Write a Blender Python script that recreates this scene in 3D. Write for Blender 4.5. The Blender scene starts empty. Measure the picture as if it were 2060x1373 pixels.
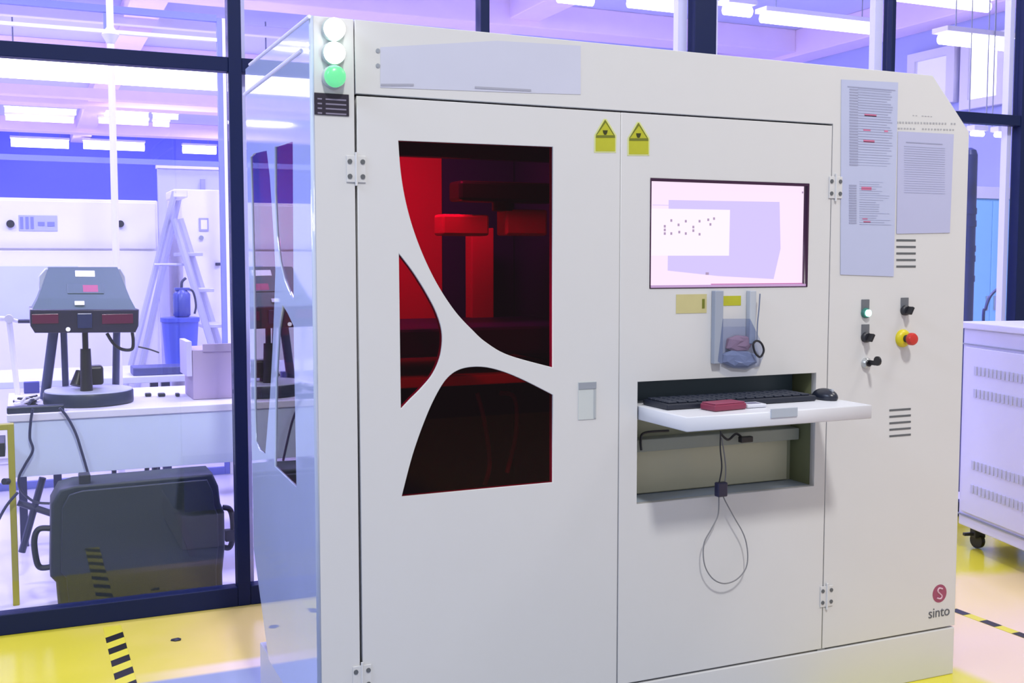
import bpy, bmesh, math, random
from math import sin, cos, tan, atan, atan2, pi, radians, degrees
from mathutils import Vector, Matrix
random.seed(4)
SC = bpy.context.scene
COL = SC.collection

# ------------------------------------------------------------------ camera
FPX = 2218.0
PITCH = atan((686.5 - 526.0) / FPX)
YAW = atan2(1030 - 40, FPX / cos(PITCH))
CAM = Vector((0, 0, 1.5))
Fv = Vector((sin(YAW) * cos(PITCH), cos(YAW) * cos(PITCH), -sin(PITCH)))
Rv = Vector((cos(YAW), -sin(YAW), 0))
Uv = Rv.cross(Fv)
cd = bpy.data.cameras.new('camera'); cam = bpy.data.objects.new('camera', cd); COL.objects.link(cam)
cd.sensor_width = 36; cd.lens = FPX * 36 / 2060
cam.matrix_world = Matrix((( Rv.x, Uv.x, -Fv.x, CAM.x), (Rv.y, Uv.y, -Fv.y, CAM.y), (Rv.z, Uv.z, -Fv.z, CAM.z), (0, 0, 0, 1)))
cd.clip_start = .05; cd.clip_end = 200
SC.camera = cam

# ------------------------------------------------------------------ world, lights, exposure
SC.view_settings.view_transform = 'Standard'
SC.view_settings.look = 'None'
SC.view_settings.gamma = 1
SC.view_settings.use_curve_mapping = False
SC.view_settings.exposure = 0.0
w = bpy.data.worlds.new('world'); SC.world = w; w.use_nodes = True
w.node_tree.nodes['Background'].inputs[0].default_value = (.77, .76, .83, 1)
w.node_tree.nodes['Background'].inputs[1].default_value = .60

def area(name, loc, target, sx, sy, power, color):
    l = bpy.data.lights.new(name, 'AREA'); l.shape = 'RECTANGLE'; l.size = sx; l.size_y = sy
    l.energy = power; l.color = color
    o = bpy.data.objects.new(name, l); COL.objects.link(o); o.location = loc
    d = Vector(target) - Vector(loc)
    o.rotation_euler = d.to_track_quat('-Z', 'Y').to_euler()
    return o
# front room: ceiling lamps over and behind the camera, and an added left fill
area('ceiling_lamp_front', (.55, -3.0, 8.5), (2.1, 2.9, .6), .85, .7, 595, (1, .975, .94))
area('added_fill_left', (-2.6, 2.0, 4.0), (.7, 3.4, 1.0), 1.4, .8, 85, (.62, .74, 1))  # fill light added to brighten the printer's left side
area('ceiling_lamp_side', (4.2, 2.2, 4.2), (4.0, 3.6, 0), 1.0, 1.0, 45, (1, .95, .92))
# lab behind the glass: violet ceiling panels, all above the frame
VIO = (.55, .50, 1.0)
for i, (x, y) in enumerate([(-1.5, 6.2), (1.8, 6.2), (5.2, 6.2), (-2.5, 10.0), (2.0, 10.0), (6.0, 10.0)]):
    area('lab_ceiling_lamp', (x, y, 4.45), (x, y, 0), 1.6, .8, 190, VIO)
for (x, y) in [(-3, 15.6), (2.5, 20), (-3, 24.5), (5, 24.5)]:
    area('lab_ceiling_lamp', (x, y, 4.5), (x, y, 0), 2.0, .5, 420, VIO)

# ------------------------------------------------------------------ helpers
def ray(px, py): return Fv + Rv * ((px - 1030) / FPX) - Uv * ((py - 686.5) / FPX)
def at(px, py, Y=None, Z=None, X=None):
    r = ray(px, py)
    if Y is not None: t = Y / r.y
    elif Z is not None: t = (Z - 1.5) / r.z
    else: t = X / r.x
    return CAM + r * t

def mat(name, col, rough=.5, metal=0, spec=.5, noise=0, nscale=6, emit=None, estr=0, bump=0, bscale=200, coat=0, ior=1.5):
    m = bpy.data.materials.new(name); m.use_nodes = True
    nt = m.node_tree; b = nt.nodes['Principled BSDF']
    c = (*col, 1)
    b.inputs['Base Color'].default_value = c
    b.inputs['Roughness'].default_value = rough; b.inputs['Metallic'].default_value = metal
    b.inputs['Specular IOR Level'].default_value = spec; b.inputs['IOR'].default_value = ior
    b.inputs['Coat Weight'].default_value = coat; b.inputs['Coat Roughness'].default_value = .05
    tc = nt.nodes.new('ShaderNodeTexCoord')
    n = nt.nodes.new('ShaderNodeTexNoise'); n.inputs['Scale'].default_value = nscale; n.inputs['Detail'].default_value = 4
    nt.links.new(tc.outputs['Object'], n.inputs['Vector'])
    mx = nt.nodes.new('ShaderNodeMix'); mx.data_type = 'RGBA'
    k = noise or .04
    mx.inputs[6].default_value = (*[v * (1 - k) for v in col], 1)
    mx.inputs[7].default_value = (*[min(1, v * (1 + k)) for v in col], 1)
    nt.links.new(n.outputs['Fac'], mx.inputs[0]); nt.links.new(mx.outputs[2], b.inputs['Base Color'])
    if bump:
        n2 = nt.nodes.new('ShaderNodeTexNoise'); n2.inputs['Scale'].default_value = bscale
        nt.links.new(tc.outputs['Object'], n2.inputs['Vector'])
        bp = nt.nodes.new('ShaderNodeBump'); bp.inputs['Strength'].default_value = bump; bp.inputs['Distance'].default_value = .002
        nt.links.new(n2.outputs['Fac'], bp.inputs['Height']); nt.links.new(bp.outputs[0], b.inputs['Normal'])
    if emit:
        b.inputs['Emission Color'].default_value = (*emit, 1); b.inputs['Emission Strength'].default_value = estr
    return m

def glass(name, tint, refl=1.0, ior=1.45, rough=0.0):
    m = bpy.data.materials.new(name); m.use_nodes = True; nt = m.node_tree
    for n in list(nt.nodes): nt.nodes.remove(n)
    out = nt.nodes.new('ShaderNodeOutputMaterial'); mix = nt.nodes.new('ShaderNodeMixShader')
    tr = nt.nodes.new('ShaderNodeBsdfTransparent'); tr.inputs[0].default_value = (*tint, 1)
    gl = nt.nodes.new('ShaderNodeBsdfGlossy'); gl.inputs['Roughness'].default_value = rough
    gl.inputs[0].default_value = (refl, refl, refl, 1)
    fr = nt.nodes.new('ShaderNodeFresnel'); fr.inputs[0].default_value = ior
    # the same reflectance on both sides of a thin sheet
    geo = nt.nodes.new('ShaderNodeNewGeometry')
    inv = nt.nodes.new('ShaderNodeMath'); inv.operation = 'DIVIDE'; inv.inputs[0].default_value = 1; inv.inputs[1].default_value = ior
    mi = nt.nodes.new('ShaderNodeMix'); mi.data_type = 'FLOAT'
    mi.inputs[2].default_value = ior; nt.links.new(inv.outputs[0], mi.inputs[3])
    mi.inputs[3].default_value = 1 / ior
    nt.links.new(geo.outputs['Backfacing'], mi.inputs[0])
    # Fresnel already inverts on back faces: feed 1/ior there so that both sides match
    nt.links.new(mi.outputs[0], fr.inputs[0])
    nt.links.new(fr.outputs[0], mix.inputs[0]); nt.links.new(tr.outputs[0], mix.inputs[1]); nt.links.new(gl.outputs[0], mix.inputs[2])
    nt.links.new(mix.outputs[0], out.inputs[0])
    return m

WORLD = {}
def reg(o, parent, c):
    base = WORLD[parent.name] if parent else Vector((0, 0, 0))
    if parent: o.parent = parent
    o.location = c - base; WORLD[o.name] = c.copy()
def thing(name, loc, label=None, cat=None, group=None, kind=None):
    o = bpy.data.objects.new(name, None); COL.objects.link(o); o.empty_display_size = .05
    reg(o, None, Vector(loc)); return tag(o, label, cat, group, kind)
def tag(o, label=None, cat=None, group=None, kind=None):
    if label: o['label'] = label
    if cat: o['category'] = cat
    if group: o['group'] = group
    if kind: o['kind'] = kind
    return o
def finish(name, me, m, parent, smooth=False):
    vs = me.vertices
    xs = [v.co.x for v in vs]; ys = [v.co.y for v in vs]; zs = [v.co.z for v in vs]
    c = Vector(((min(xs) + max(xs)) / 2, (min(ys) + max(ys)) / 2, min(zs)))
    me.transform(Matrix.Translation(-c))
    o = bpy.data.objects.new(name, me); COL.objects.link(o)
    if m: me.materials.append(m)
    if smooth:
        me.polygons.foreach_set('use_smooth', [True] * len(me.polygons))
        me.set_sharp_from_angle(angle=radians(40))
    reg(o, parent, c); return o
def mk(name, bm, m, parent=None, smooth=False):
    bmesh.ops.recalc_face_normals(bm, faces=bm.faces)
    me = bpy.data.meshes.new(name); bm.to_mesh(me); bm.free()
    return finish(name, me, m, parent, smooth)
def N(): return bmesh.new()
def box(bm, x0, x1, y0, y1, z0, z1, bev=0, M=None):
    r = bmesh.ops.create_cube(bm, size=1)
    mm = Matrix.Translation(((x0 + x1) / 2, (y0 + y1) / 2, (z0 + z1) / 2)) @ Matrix.Diagonal((abs(x1 - x0), abs(y1 - y0), abs(z1 - z0), 1))
    if M: mm = M @ mm
    bmesh.ops.transform(bm, matrix=mm, verts=r['verts'])
    if bev:
        es = list({e for v in r['verts'] for e in v.link_edges})
        bmesh.ops.bevel(bm, geom=es, offset=bev, segments=2, affect='EDGES', profile=.5)
    return bm
def B(name, x0, x1, y0, y1, z0, z1, m, parent=None, bev=0): return mk(name, box(N(), x0, x1, y0, y1, z0, z1, bev), m, parent)
def cyl(bm, p, q, r, r2=None, seg=20):
    p = Vector(p); q = Vector(q); d = q - p
    rr = bmesh.ops.create_cone(bm, cap_ends=True, segments=seg, radius1=r, radius2=r if r2 is None else r2, depth=d.length)
    bmesh.ops.transform(bm, matrix=Matrix.Translation((p + q) / 2) @ d.to_track_quat('Z', 'Y').to_matrix().to_4x4(), verts=rr['verts'])
    return bm
def C(name, p, q, r, m, parent=None, r2=None, seg=20): return mk(name, cyl(N(), p, q, r, r2, seg), m, parent, True)
def lathe(bm, prof, cen, axis='Z', seg=32):
    rings = []
    for (r, h) in prof:
        ring = []
        for i in range(seg):
            a = 2 * pi * i / seg
            v = Vector((r * cos(a), r * sin(a), h))
            if axis == '-Y': v = Vector((v.x, -v.z, v.y))
            ring.append(bm.verts.new(Vector(cen) + v))
        rings.append(ring)
    for a, b in zip(rings, rings[1:]):
        for i in range(seg):
            j = (i + 1) % seg; bm.faces.new((a[i], a[j], b[j], b[i]))
    bm.faces.new(rings[0][::-1]); bm.faces.new(rings[-1])
    return bm
def catmull(pts, n=6, closed=False):
    P = [Vector(p) for p in pts]; out = []
    L = len(P)
    for i in range(L if closed else L - 1):
        if closed: a, b, c, d = P[i - 1], P[i], P[(i + 1) % L], P[(i + 2) % L]
        else: a, b, c, d = P[max(i - 1, 0)], P[i], P[i + 1], P[min(i + 2, L - 1)]
        for k in range(n):
            t = k / n
            out.append(.5 * (2 * b + (c - a) * t + (2 * a - 5 * b + 4 * c - d) * t * t + (3 * b - a - 3 * c + d) * t ** 3))
    if not closed: out.append(P[-1])
    return out
def tube(bm, pts, r, seg=8, closed=False):
    P = [Vector(p) for p in pts]; L = len(P); rings = []
    up = Vector((0, 0, 1)); prev = None
    for i, p in enumerate(P):
        if closed: t = P[(i + 1) % L] - P[i - 1]
        else: t = P[min(i + 1, L - 1)] - P[max(i - 1, 0)]
        t.normalize()
        if prev is None:
            n = t.cross(up)
            if n.length < .1: n = t.cross(Vector((1, 0, 0)))
        else: n = prev - t * prev.dot(t)
        n.normalize(); prev = n; b = t.cross(n)
        rings.append([bm.verts.new(p + n * r * cos(2 * pi * k / seg) + b * r * sin(2 * pi * k / seg)) for k in range(seg)])
    rng = range(L if closed else L - 1)
    for i in rng:
        a, b = rings[i], rings[(i + 1) % L]
        for k in range(seg):
            j = (k + 1) % seg; bm.faces.new((a[k], a[j], b[j], b[k]))
    if not closed: bm.faces.new(rings[0][::-1]); bm.faces.new(rings[-1])
    return bm
def T(name, pts, r, m, parent=None, n=6, closed=False): return mk(name, tube(N(), catmull(pts, n, closed), r, 8, closed), m, parent, True)
def plate(name, outer, holes, d0, d1, m, parent=None, plane='XZ', bev=0):
    """flat sheet with cut-outs: outlines in (u,v); between depths d0 and d1"""
    cu = bpy.data.curves.new(name, 'CURVE'); cu.dimensions = '2D'; cu.fill_mode = 'BOTH'
    cu.extrude = abs(d1 - d0) / 2 - bev; cu.bevel_depth = bev; cu.bevel_resolution = 1; cu.offset = -bev
    for lp in [outer] + list(holes):
        s = cu.splines.new('POLY'); s.points.add(len(lp) - 1); s.use_cyclic_u = True
        for q, p in zip(s.points, lp): q.co = (p[0], p[1], 0, 1)
    o = bpy.data.objects.new('tmp', cu); COL.objects.link(o)
    dg = bpy.context.evaluated_depsgraph_get(); dg.update()
    me = bpy.data.meshes.new_from_object(o.evaluated_get(dg))
    bpy.data.objects.remove(o); bpy.data.curves.remove(cu)
    me.materials.clear(); me.name = name
    c = (d0 + d1) / 2
    if plane == 'XZ': M = Matrix(((1, 0, 0, 0), (0, 0, 1, c), (0, 1, 0, 0), (0, 0, 0, 1)))
    elif plane == 'YZ': M = Matrix(((0, 0, 1, c), (1, 0, 0, 0), (0, 1, 0, 0), (0, 0, 0, 1)))
    else: M = Matrix.Translation((0, 0, c))
    me.transform(M)
    bm = N(); bm.from_mesh(me); bmesh.ops.remove_doubles(bm, verts=bm.verts, dist=1e-5)
    bmesh.ops.recalc_face_normals(bm, faces=bm.faces); bm.to_mesh(me); bm.free()
    return finish(name, me, m, parent)
def text(name, s, size, loc, m, parent, ext=.0006, ax='XZ'):
    cu = bpy.data.curves.new(name, 'FONT'); cu.body = s; cu.size = size; cu.extrude = ext; cu.align_x = 'CENTER'; cu.align_y = 'CENTER'
    o = bpy.data.objects.new('tmp', cu); COL.objects.link(o)
    dg = bpy.context.evaluated_depsgraph_get(); dg.update()
    me = bpy.data.meshes.new_from_object(o.evaluated_get(dg)); bpy.data.objects.remove(o); bpy.data.curves.remove(cu)
    me.materials.clear(); me.name = name
    me.transform(Matrix.Translation(loc) @ Matrix.Rotation(pi / 2, 4, 'X'))
    return finish(name, me, m, parent)
def dup(root, delta, parent=None):
    c = root.copy(); COL.objects.link(c); c.parent = parent
    if parent is None: c.location = root.location + Vector(delta)
    WORLD[c.name] = WORLD[root.name] + Vector(delta)
    for ch in [o for o in COL.objects if o.parent == root]: dup(ch, delta, c)
    return c
def rect(x0, x1, z0, z1): return [(x0, z0), (x1, z0), (x1, z1), (x0, z1)]

# ------------------------------------------------------------------ materials
WHITE = mat('white_powder_coat', (.60, .605, .61), .42, noise=.015, bump=.05, bscale=700)
SIDE = mat('blue_lit_gloss_panel', (.46, .54, .74), .04, ior=2.1, noise=.03)  # blue light falling on the white side panel is put into the base colour
GAP = mat('seam_grey', (.10, .11, .12), .6)
DARK = mat('dark_plastic', (.018, .02, .028), .45)
BLACK = mat('black_plastic', (.008, .008, .012), .4)
REDG = glass('red_acrylic', (.62, .005, .22), .45, 1.35)
SIDEG = glass('red_acrylic_violet_sheen', (.38, .008, .26), 1.0, 1.75)  # violet reflection on the red side windows is put into the tint
GLASS = glass('clear_glass', (.97, .98, 1.0), .9, 1.5)
FRAME = mat('navy_aluminium_frame', (.006, .013, .060), .45, spec=.2)
PAPER = mat('bluish_paper', (.43, .47, .66), .7)
PAPER2 = mat('pale_violet_paper', (.42, .44, .64), .7)
INK = mat('grey_ink', (.30, .32, .47), .7)
REDINK = mat('red_ink', (.55, .16, .30), .7)
YEL = mat('yellow_sticker', (.42, .43, .02), .5, noise=.12, nscale=30)
YELPALE = mat('pale_yellow_edge', (.58, .62, .28), .5)
OLIVE = mat('olive_print', (.14, .16, .012), .5)
TAN = mat('tan_sticker', (.50, .46, .22), .6, noise=.06, nscale=25)
CHROME = mat('satin_metal', (.55, .57, .58), .3, metal=.8)
GREYM = mat('grey_metal', (.30, .33, .38), .45, metal=.2)
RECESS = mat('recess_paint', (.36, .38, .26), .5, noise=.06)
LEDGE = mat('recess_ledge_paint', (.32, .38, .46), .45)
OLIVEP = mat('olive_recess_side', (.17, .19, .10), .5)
LABW = mat('lab_white_paint', (.80, .78, .82), .5)
LABW2 = mat('lab_grey_white', (.62, .64, .74), .5)
BEAM = mat('ceiling_beam_paint', (.92, .74, .92), .6, noise=.05)
CEIL = mat('ceiling_paint', (.58, .60, .86), .7, noise=.1, nscale=.6)
WALLB = mat('blue_wall_paint', (.13, .16, .66), .7, noise=.06, nscale=.5)
WALLR = mat('lavender_wall_paint', (.42, .46, .80), .7, noise=.06, nscale=.5)
TUBE = mat('lit_tube', (1, 1, 1), .4, emit=(.93, .88, 1), estr=5)
WINLIT = mat('lit_window_pane', (1, 1, 1), .4, emit=(.93, .86, 1), estr=1.5)
WINLIT2 = mat('dim_lit_window_pane', (.6, .6, .9), .4, emit=(.55, .5, .98), estr=.7)

def floor_mat():
    m = mat('epoxy_floor', (.7, .6, .45), .18, spec=.35)
    nt = m.node_tree; b = nt.nodes['Principled BSDF']
    g = nt.nodes.new('ShaderNodeNewGeometry'); s = nt.nodes.new('ShaderNodeSeparateXYZ'); nt.links.new(g.outputs['Position'], s.inputs[0])
    n = nt.nodes.new('ShaderNodeTexNoise'); n.inputs['Scale'].default_value = 1.6; n.inputs['Detail'].default_value = 5
    nt.links.new(g.outputs['Position'], n.inputs['Vector'])
    def mr(src, a, c):
        r = nt.nodes.new('ShaderNodeMapRange'); r.interpolation_type = 'SMOOTHSTEP'
        nt.links.new(src, r.inputs[0]); r.inputs[1].default_value = a; r.inputs[2].default_value = c; return r.outputs[0]
    def ma(op, a, c):
        k = nt.nodes.new('ShaderNodeMath'); k.operation = op
        for i, v in enumerate((a, c)):
            if isinstance(v, (int, float)): k.inputs[i].default_value = v
            else: nt.links.new(v, k.inputs[i])
        return k.outputs[0]
    wob = ma('MULTIPLY', ma('SUBTRACT', n.outputs['Fac'], .5), .9)
    xw = ma('ADD', s.outputs['X'], wob); yw = ma('ADD', s.outputs['Y'], wob)
    left = mr(xw, .85, .10)
    right = ma('MULTIPLY', mr(yw, 3.75, 4.0), mr(s.outputs['X'], 1.5, 2.2))
    strip = ma('MULTIPLY', ma('MULTIPLY', mr(s.outputs['Y'], 2.70, 2.78), mr(s.outputs['Y'], 3.02, 2.96)), mr(s.outputs['X'], 3.16, 3.08))
    yel = ma('MAXIMUM', ma('MAXIMUM', left, right), strip)
    def mixc(f, a, b2):
        k = nt.nodes.new('ShaderNodeMix'); k.data_type = 'RGBA'; nt.links.new(f, k.inputs[0])
        for i, v in ((6, a), (7, b2)):
            if isinstance(v, tuple): k.inputs[i].default_value = (*v, 1)
            else: nt.links.new(v, k.inputs[i])
        return k.outputs[2]
    beige = mixc(mr(s.outputs['X'], 1.2, 3.2), (.80, .62, .20), mixc(mr(s.outputs['Y'], 3.1, 3.6), (.78, .61, .45), (.78, .62, .30)))
    base = mixc(yel, beige, (.66, .60, .045))
    # the painted band runs along the glass; in front of it, left of the printer, the screed is slate blue
    slate = ma('MULTIPLY', mr(s.outputs['Y'], 4.06, 4.03), mr(s.outputs['X'], 2.6, 2.2))
    base = mixc(slate, base, (.30, .35, .45))
    pale = ma('MULTIPLY', ma('MULTIPLY', ma('MULTIPLY', mr(s.outputs['Y'], 4.02, 4.06), mr(s.outputs['Y'], 4.16, 4.10)), mr(s.outputs['X'], .2, .9)), mr(s.outputs['X'], 2.6, 2.2))
    base = mixc(pale, base, (.88, .72, .60))
    nt.links.new(base, b.inputs['Base Color'])
    return m
FLOOR = floor_mat()
LFLOOR = mat('lab_floor_paint', (.78, .74, .80), .3, noise=.05, nscale=1.5)

# ------------------------------------------------------------------ setting
YW = 4.83      # glass partition
ZC = 4.6
B('floor', -4.5, 9.5, -4, YW + .03, -.05, 0, FLOOR)['kind'] = 'structure'
B('floor', -8, 9.5, YW + .03, 29, -.05, 0, LFLOOR)['kind'] = 'structure'
B('ceiling', -8, 9.5, YW, 29, ZC, ZC + .1, CEIL)['kind'] = 'structure'
B('wall_back', -8, 9.5, 29, 29.2, 0, ZC, WALLB)['kind'] = 'structure'
B('wall_left', -8.2, -8, YW, 29, 0, ZC, LABW2)['kind'] = 'structure'
wr = B('wall_right', 10.0, 10.2, YW, 29, 0, ZC, WALLR); wr['kind'] = 'structure'
B('ceiling', 9.5, 10.2, YW, 29, ZC, ZC + .1, CEIL)['kind'] = 'structure'
B('floor', 9.5, 10.2, YW + .03, 29, -.05, 0, LFLOOR)['kind'] = 'structure'
# ceiling beams: along the right wall, then across and lengthwise
tn = 0
def trim(x0, x1, y0, y1, z0, z1, m=BEAM):
    global tn; tn += 1
    o = B('trim_%d' % tn, x0, x1, y0, y1, z0, z1, m, None, .01); o['kind'] = 'structure'
trim(9.6, 10.0, YW, 29, 4.25, ZC)
for y in (12.2, 16.9, 21.5, 26):
    trim(-8, 9.6, y, y + .45, 4.3, ZC)
for x in (1.2, 5.4):
    trim(x, x + .4, YW, 29, 4.38, ZC)
# dim red-violet service duct
trim(-8, 9.6, 14.0, 14.12, 4.3, 4.42, LABW)
# lit windows in the right wall
def lit_window(n, px0, px1, pya, pyb, m):
    a = at(px0, pya, X=10.0); b = at(px1, pyb, X=10.0)
    r = thing('window_%d' % n, (9.98, (a.y + b.y) / 2, min(a.z, b.z)), kind='structure')
    y0, y1, z0, z1 = min(a.y, b.y), max(a.y, b.y), min(a.z, b.z), max(a.z, b.z)
    plate('window_frame', rect(y0, y1, z0, z1), [rect(y0 + .12, y1 - .12, z0 + .1, z1 - .1)], 9.9, 9.99, LABW, r, 'YZ')
    B('pane', 9.95, 9.98, y0 + .1, y1 - .1, z0 + .08, z1 - .08, m, r)
lit_window(1, 1838, 1930, 112, 205, WINLIT2)
lit_window(2, 1946, 2034, 82, 208, WINLIT)

# glass partition: posts, rails, sill, panes
gw = thing('wall_glass', (2.5, YW, 0), kind='structure')
posts = [(-2.2, .11), (.855, .055), (2.0, .045), (3.21, .13), (4.44, .03), (5.48, .1), (8.2, .1)]
ZT = 2.33
for i, (x, wd) in enumerate(posts):
    B('post', x - wd / 2, x + wd / 2, YW - .035, YW + .035, .0, 4.5, FRAME, gw, .004)
for x0, x1 in ((3.21 - .12, 3.21 - .067), (3.21 + .067, 3.21 + .12), (4.37, 4.423), (5.395, 5.428), (.884, .91), (2.025, 2.042)):
    B('post_strip', x0, x1, YW + .036, YW + .08, 0, 4.5, mat('pale_post_strip', (.62, .62, .85), .5), gw)  # pale strips beside the posts
xs = [p[0] for p in posts]
for i in range(len(posts) - 1):
    x0 = posts[i][0] + posts[i][1] / 2; x1 = posts[i + 1][0] - posts[i + 1][1] / 2
    B('rail', x0, x1, YW - .03, YW + .03, ZT - .03, ZT + .03, FRAME, gw, .003)
    B('sill', x0, x1, YW - .035, YW + .035, .0, .085, FRAME, gw, .004)
    B('rail', x0, x1, YW - .03, YW + .03, 4.42, 4.5, FRAME, gw, .003)
    for (z0, z1) in ((.085, ZT - .03), (ZT + .03, 4.42)):
        o = B('pane', x0, x1, YW - .004, YW + .004, z0, z1, GLASS, gw)

# ------------------------------------------------------------------ printer cabinet
PY = 2.934
XL, XR, ZTOP = .717, 3.07, 2.15
P = thing('printer_cabinet', ((XL + XR) / 2, PY, 0),
          'large white industrial printer cabinet with dark red windows and a built-in screen', 'machine')
def front(px, py, d=0): v = at(px, py, Y=PY + d); return (v.x, v.z)
def zz(p): return front(780 + p[0] / 1.7605, 240 + p[1] / 1.7605)
def smooth2(pts, n=6): return [(v.x, v.y) for v in catmull([Vector((a, b, 0)) for a, b in pts], n)]
up = smooth2([zz(p) for p in [(38, 75), (46, 180), (62, 280), (90, 385), (130, 490), (180, 590), (240, 680), (300, 745), (350, 790), (430, 835), (585, 878)]])
up += [zz((585, 97))]
lens = smooth2([zz(p) for p in [(40, 475), (90, 540), (140, 620), (175, 690), (193, 760), (187, 835), (160, 900), (120, 950), (80, 990), (47, 1025)]])
low = smooth2([zz(p) for p in [(50, 1335), (88, 1190), (130, 1070), (170, 980), (212, 915), (262, 883), (330, 876), (400, 890), (480, 922), (585, 975)]]) + [zz((585, 1285))]
W = WHITE
# front sheet pieces
B('corner_post', XL + .012, .8395, PY, PY + .03, .18, ZTOP, W, P, .002)
chx, chz = 2.895, 1.955
plate('upper_fascia', [(.8425, 1.9535), (2.4665, 1.9535), (2.4665, .1815), (XR, .1815), (XR, chz), (chx, ZTOP - .01), (.8425, ZTOP)], [], PY, PY + .03, W, P, bev=.0015)
doorL = plate('door', rect(.8465, 1.6635, .1815, 1.9475), [up, lens, low], PY, PY + .025, W, P, bev=.0015)
mon = (1.770, 2.374, 1.417, 1.755)
kb = (1.731, 2.418, .748, 1.130)
doorR = plate('door', rect(1.6665, 2.4638, .1815, 1.9475), [rect(mon[0], mon[1], mon[2], mon[3]), rect(*kb)], PY, PY + .025, W, P, bev=.0015)
# seam backing, kept behind the gaps
bm = N()
for (x0, x1, z0, z1) in [(1.655, 1.675, .17, 1.94), (2.45, 2.48, .17, 1.94)]:
    box(bm, x0, x1, PY + .004, PY + .014, z0, z1)
mk('inner_frame', bm, mat('pale_seam', (.26, .27, .29), .6), P)
bm = N()
for (x0, x1, z0, z1) in [(.83, .86, .17, 1.96), (.83, 2.48, 1.94, 1.96), (XL + .02, XR - .01, .165, .19), (.835, .85, 1.94, 2.14)]:
    box(bm, x0, x1, PY + .0305, PY + .04, z0, z1)
mk('inner_frame', bm, GAP, P)
B('base_plinth', XL + .01, XR, PY + .0, 3.80, .0, .1745, W, P, .004)
# red panes behind the cut-outs
for nm, lp in (('window_pane', up), ('window_pane', lens), ('window_pane', low)):
    cx = sum(p[0] for p in lp) / len(lp); cz = sum(p[1] for p in lp) / len(lp)
    big = [(cx + (x - cx) * 1.04, cz + (z - cz) * 1.03) for x, z in lp]
    plate(nm, lp, [], PY + .006, PY + .010, REDG, doorL)
# side panel (glossy) with its own red windows
def side(x, y): v = at(480 + x / 1.718, 240 + y / 1.716, X=XL); return (v.y, v.z)
sA = [side(*p) for p in [(40, 130), (52, 117), (97, 108), (108, 200), (116, 320), (123, 430), (127, 520), (123, 650), (117, 800), (108, 960), (92, 1155), (72, 1140), (58, 1110), (55, 1000), (52, 600), (45, 300)]]
sB = [side(*p) for p in [(124, 95), (187, 76), (190, 625), (172, 590), (155, 545), (142, 490), (131, 400), (124, 250)]]
sC = [side(*p) for p in [(152, 640), (170, 670), (190, 712), (200, 1270), (124, 1197), (128, 900), (138, 720)]]
yb = 3.83
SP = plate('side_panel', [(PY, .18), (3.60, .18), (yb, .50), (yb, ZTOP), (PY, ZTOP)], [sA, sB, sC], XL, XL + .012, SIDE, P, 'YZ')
for lp in (sA, sB, sC): plate('window_pane', lp, [], XL + .004, XL + .008, SIDEG, SP, 'YZ')
for (p0, p1, th) in (((606, 102), (492, 190), .006), ((623, 33), (503, 130), .005)):
    a = at(*p0, X=XL); b_ = at(*p1, X=XL)
    T('trim_strip', [(XL - .001, a.y, a.z), (XL - .001, b_.y, b_.z)], th, mat('trim_white', (.8, .8, .85), .3), SP, 2)
B('side_panel', XR - .014, XR - .002, PY + .0305, yb, .18, 1.94, W, P)
plate('top_panel', rect(XL + .012, chx, PY + .0305, yb), [], ZTOP - .02, ZTOP - .008, W, P, 'XY')
B('back_panel', XL + .02, XR - .02, yb - .02, yb - .002, .5, ZTOP - .03, W, P)
# inner chamber
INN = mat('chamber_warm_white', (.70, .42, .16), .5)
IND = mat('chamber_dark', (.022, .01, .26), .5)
ORG = mat('amber_reflection', (.85, .5, .16), .5)
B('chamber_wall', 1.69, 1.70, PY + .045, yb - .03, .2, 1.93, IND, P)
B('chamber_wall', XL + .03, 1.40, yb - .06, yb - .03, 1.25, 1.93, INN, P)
B('chamber_wall', 1.402, 1.685, yb - .06, yb - .03, 1.25, 1.93, IND, P)  # same back wall; the darker violet end of its shading is put into colour
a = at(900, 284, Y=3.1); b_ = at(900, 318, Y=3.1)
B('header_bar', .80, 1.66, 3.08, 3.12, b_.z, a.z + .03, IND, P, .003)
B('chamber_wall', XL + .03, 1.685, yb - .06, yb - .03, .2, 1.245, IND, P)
a = at(925, 375, Y=3.2); b_ = at(1125, 408, Y=3.2)
B('scan_head', a.x, b_.x, 3.2, 3.3, b_.z, a.z + .02, BLACK, P, .01)
a = at(1000, 405, Y=3.25)
C('scan_head', (a.x + .02, 3.25, a.z + .02), (a.x + .02, 3.25, a.z - .03), .035, BLACK, P)
for (p0, p1) in ((890, 985), (1018, 1102)):
    a = at(p0, 430 if p0 < 900 else 420, Y=3.22); b_ = at(p1, 474, Y=3.22)
    B('reflection_box', a.x, b_.x, 3.22, 3.3, b_.z, a.z, ORG, P, .008)  # bright boxes added in place of window reflections in the red pane
a = at(940, 470, Y=3.6); b_ = at(985, 640, Y=3.6)
B('gantry_column', a.x, b_.x, 3.56, 3.62, b_.z, a.z + .02, INN, P, .004)
a = at(806, 655, Y=3.2); b_ = at(1112, 700, Y=3.2)
B('resin_vat', .80, 1.66, 3.05, 3.6, b_.z, a.z, IND, P, .01)
a = at(806, 750, Y=3.2)
B('shelf_plate', .80, 1.66, 3.05, 3.7, a.z - .03, a.z, INN, P, .004)
for k, pts in enumerate([[(960, 790), (975, 850), (985, 930), (975, 975)], [(1005, 790), (1035, 800), (1038, 870), (1020, 950)]]):
    T('hose', [at(x, y, Y=3.3) for x, y in pts], .008, GREYM, P)
area('chamber_lamp', (1.12, 3.17, 1.90), (1.2, 3.6, 1.45),   .3, .1, 7, (1, .9, .75))

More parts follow.
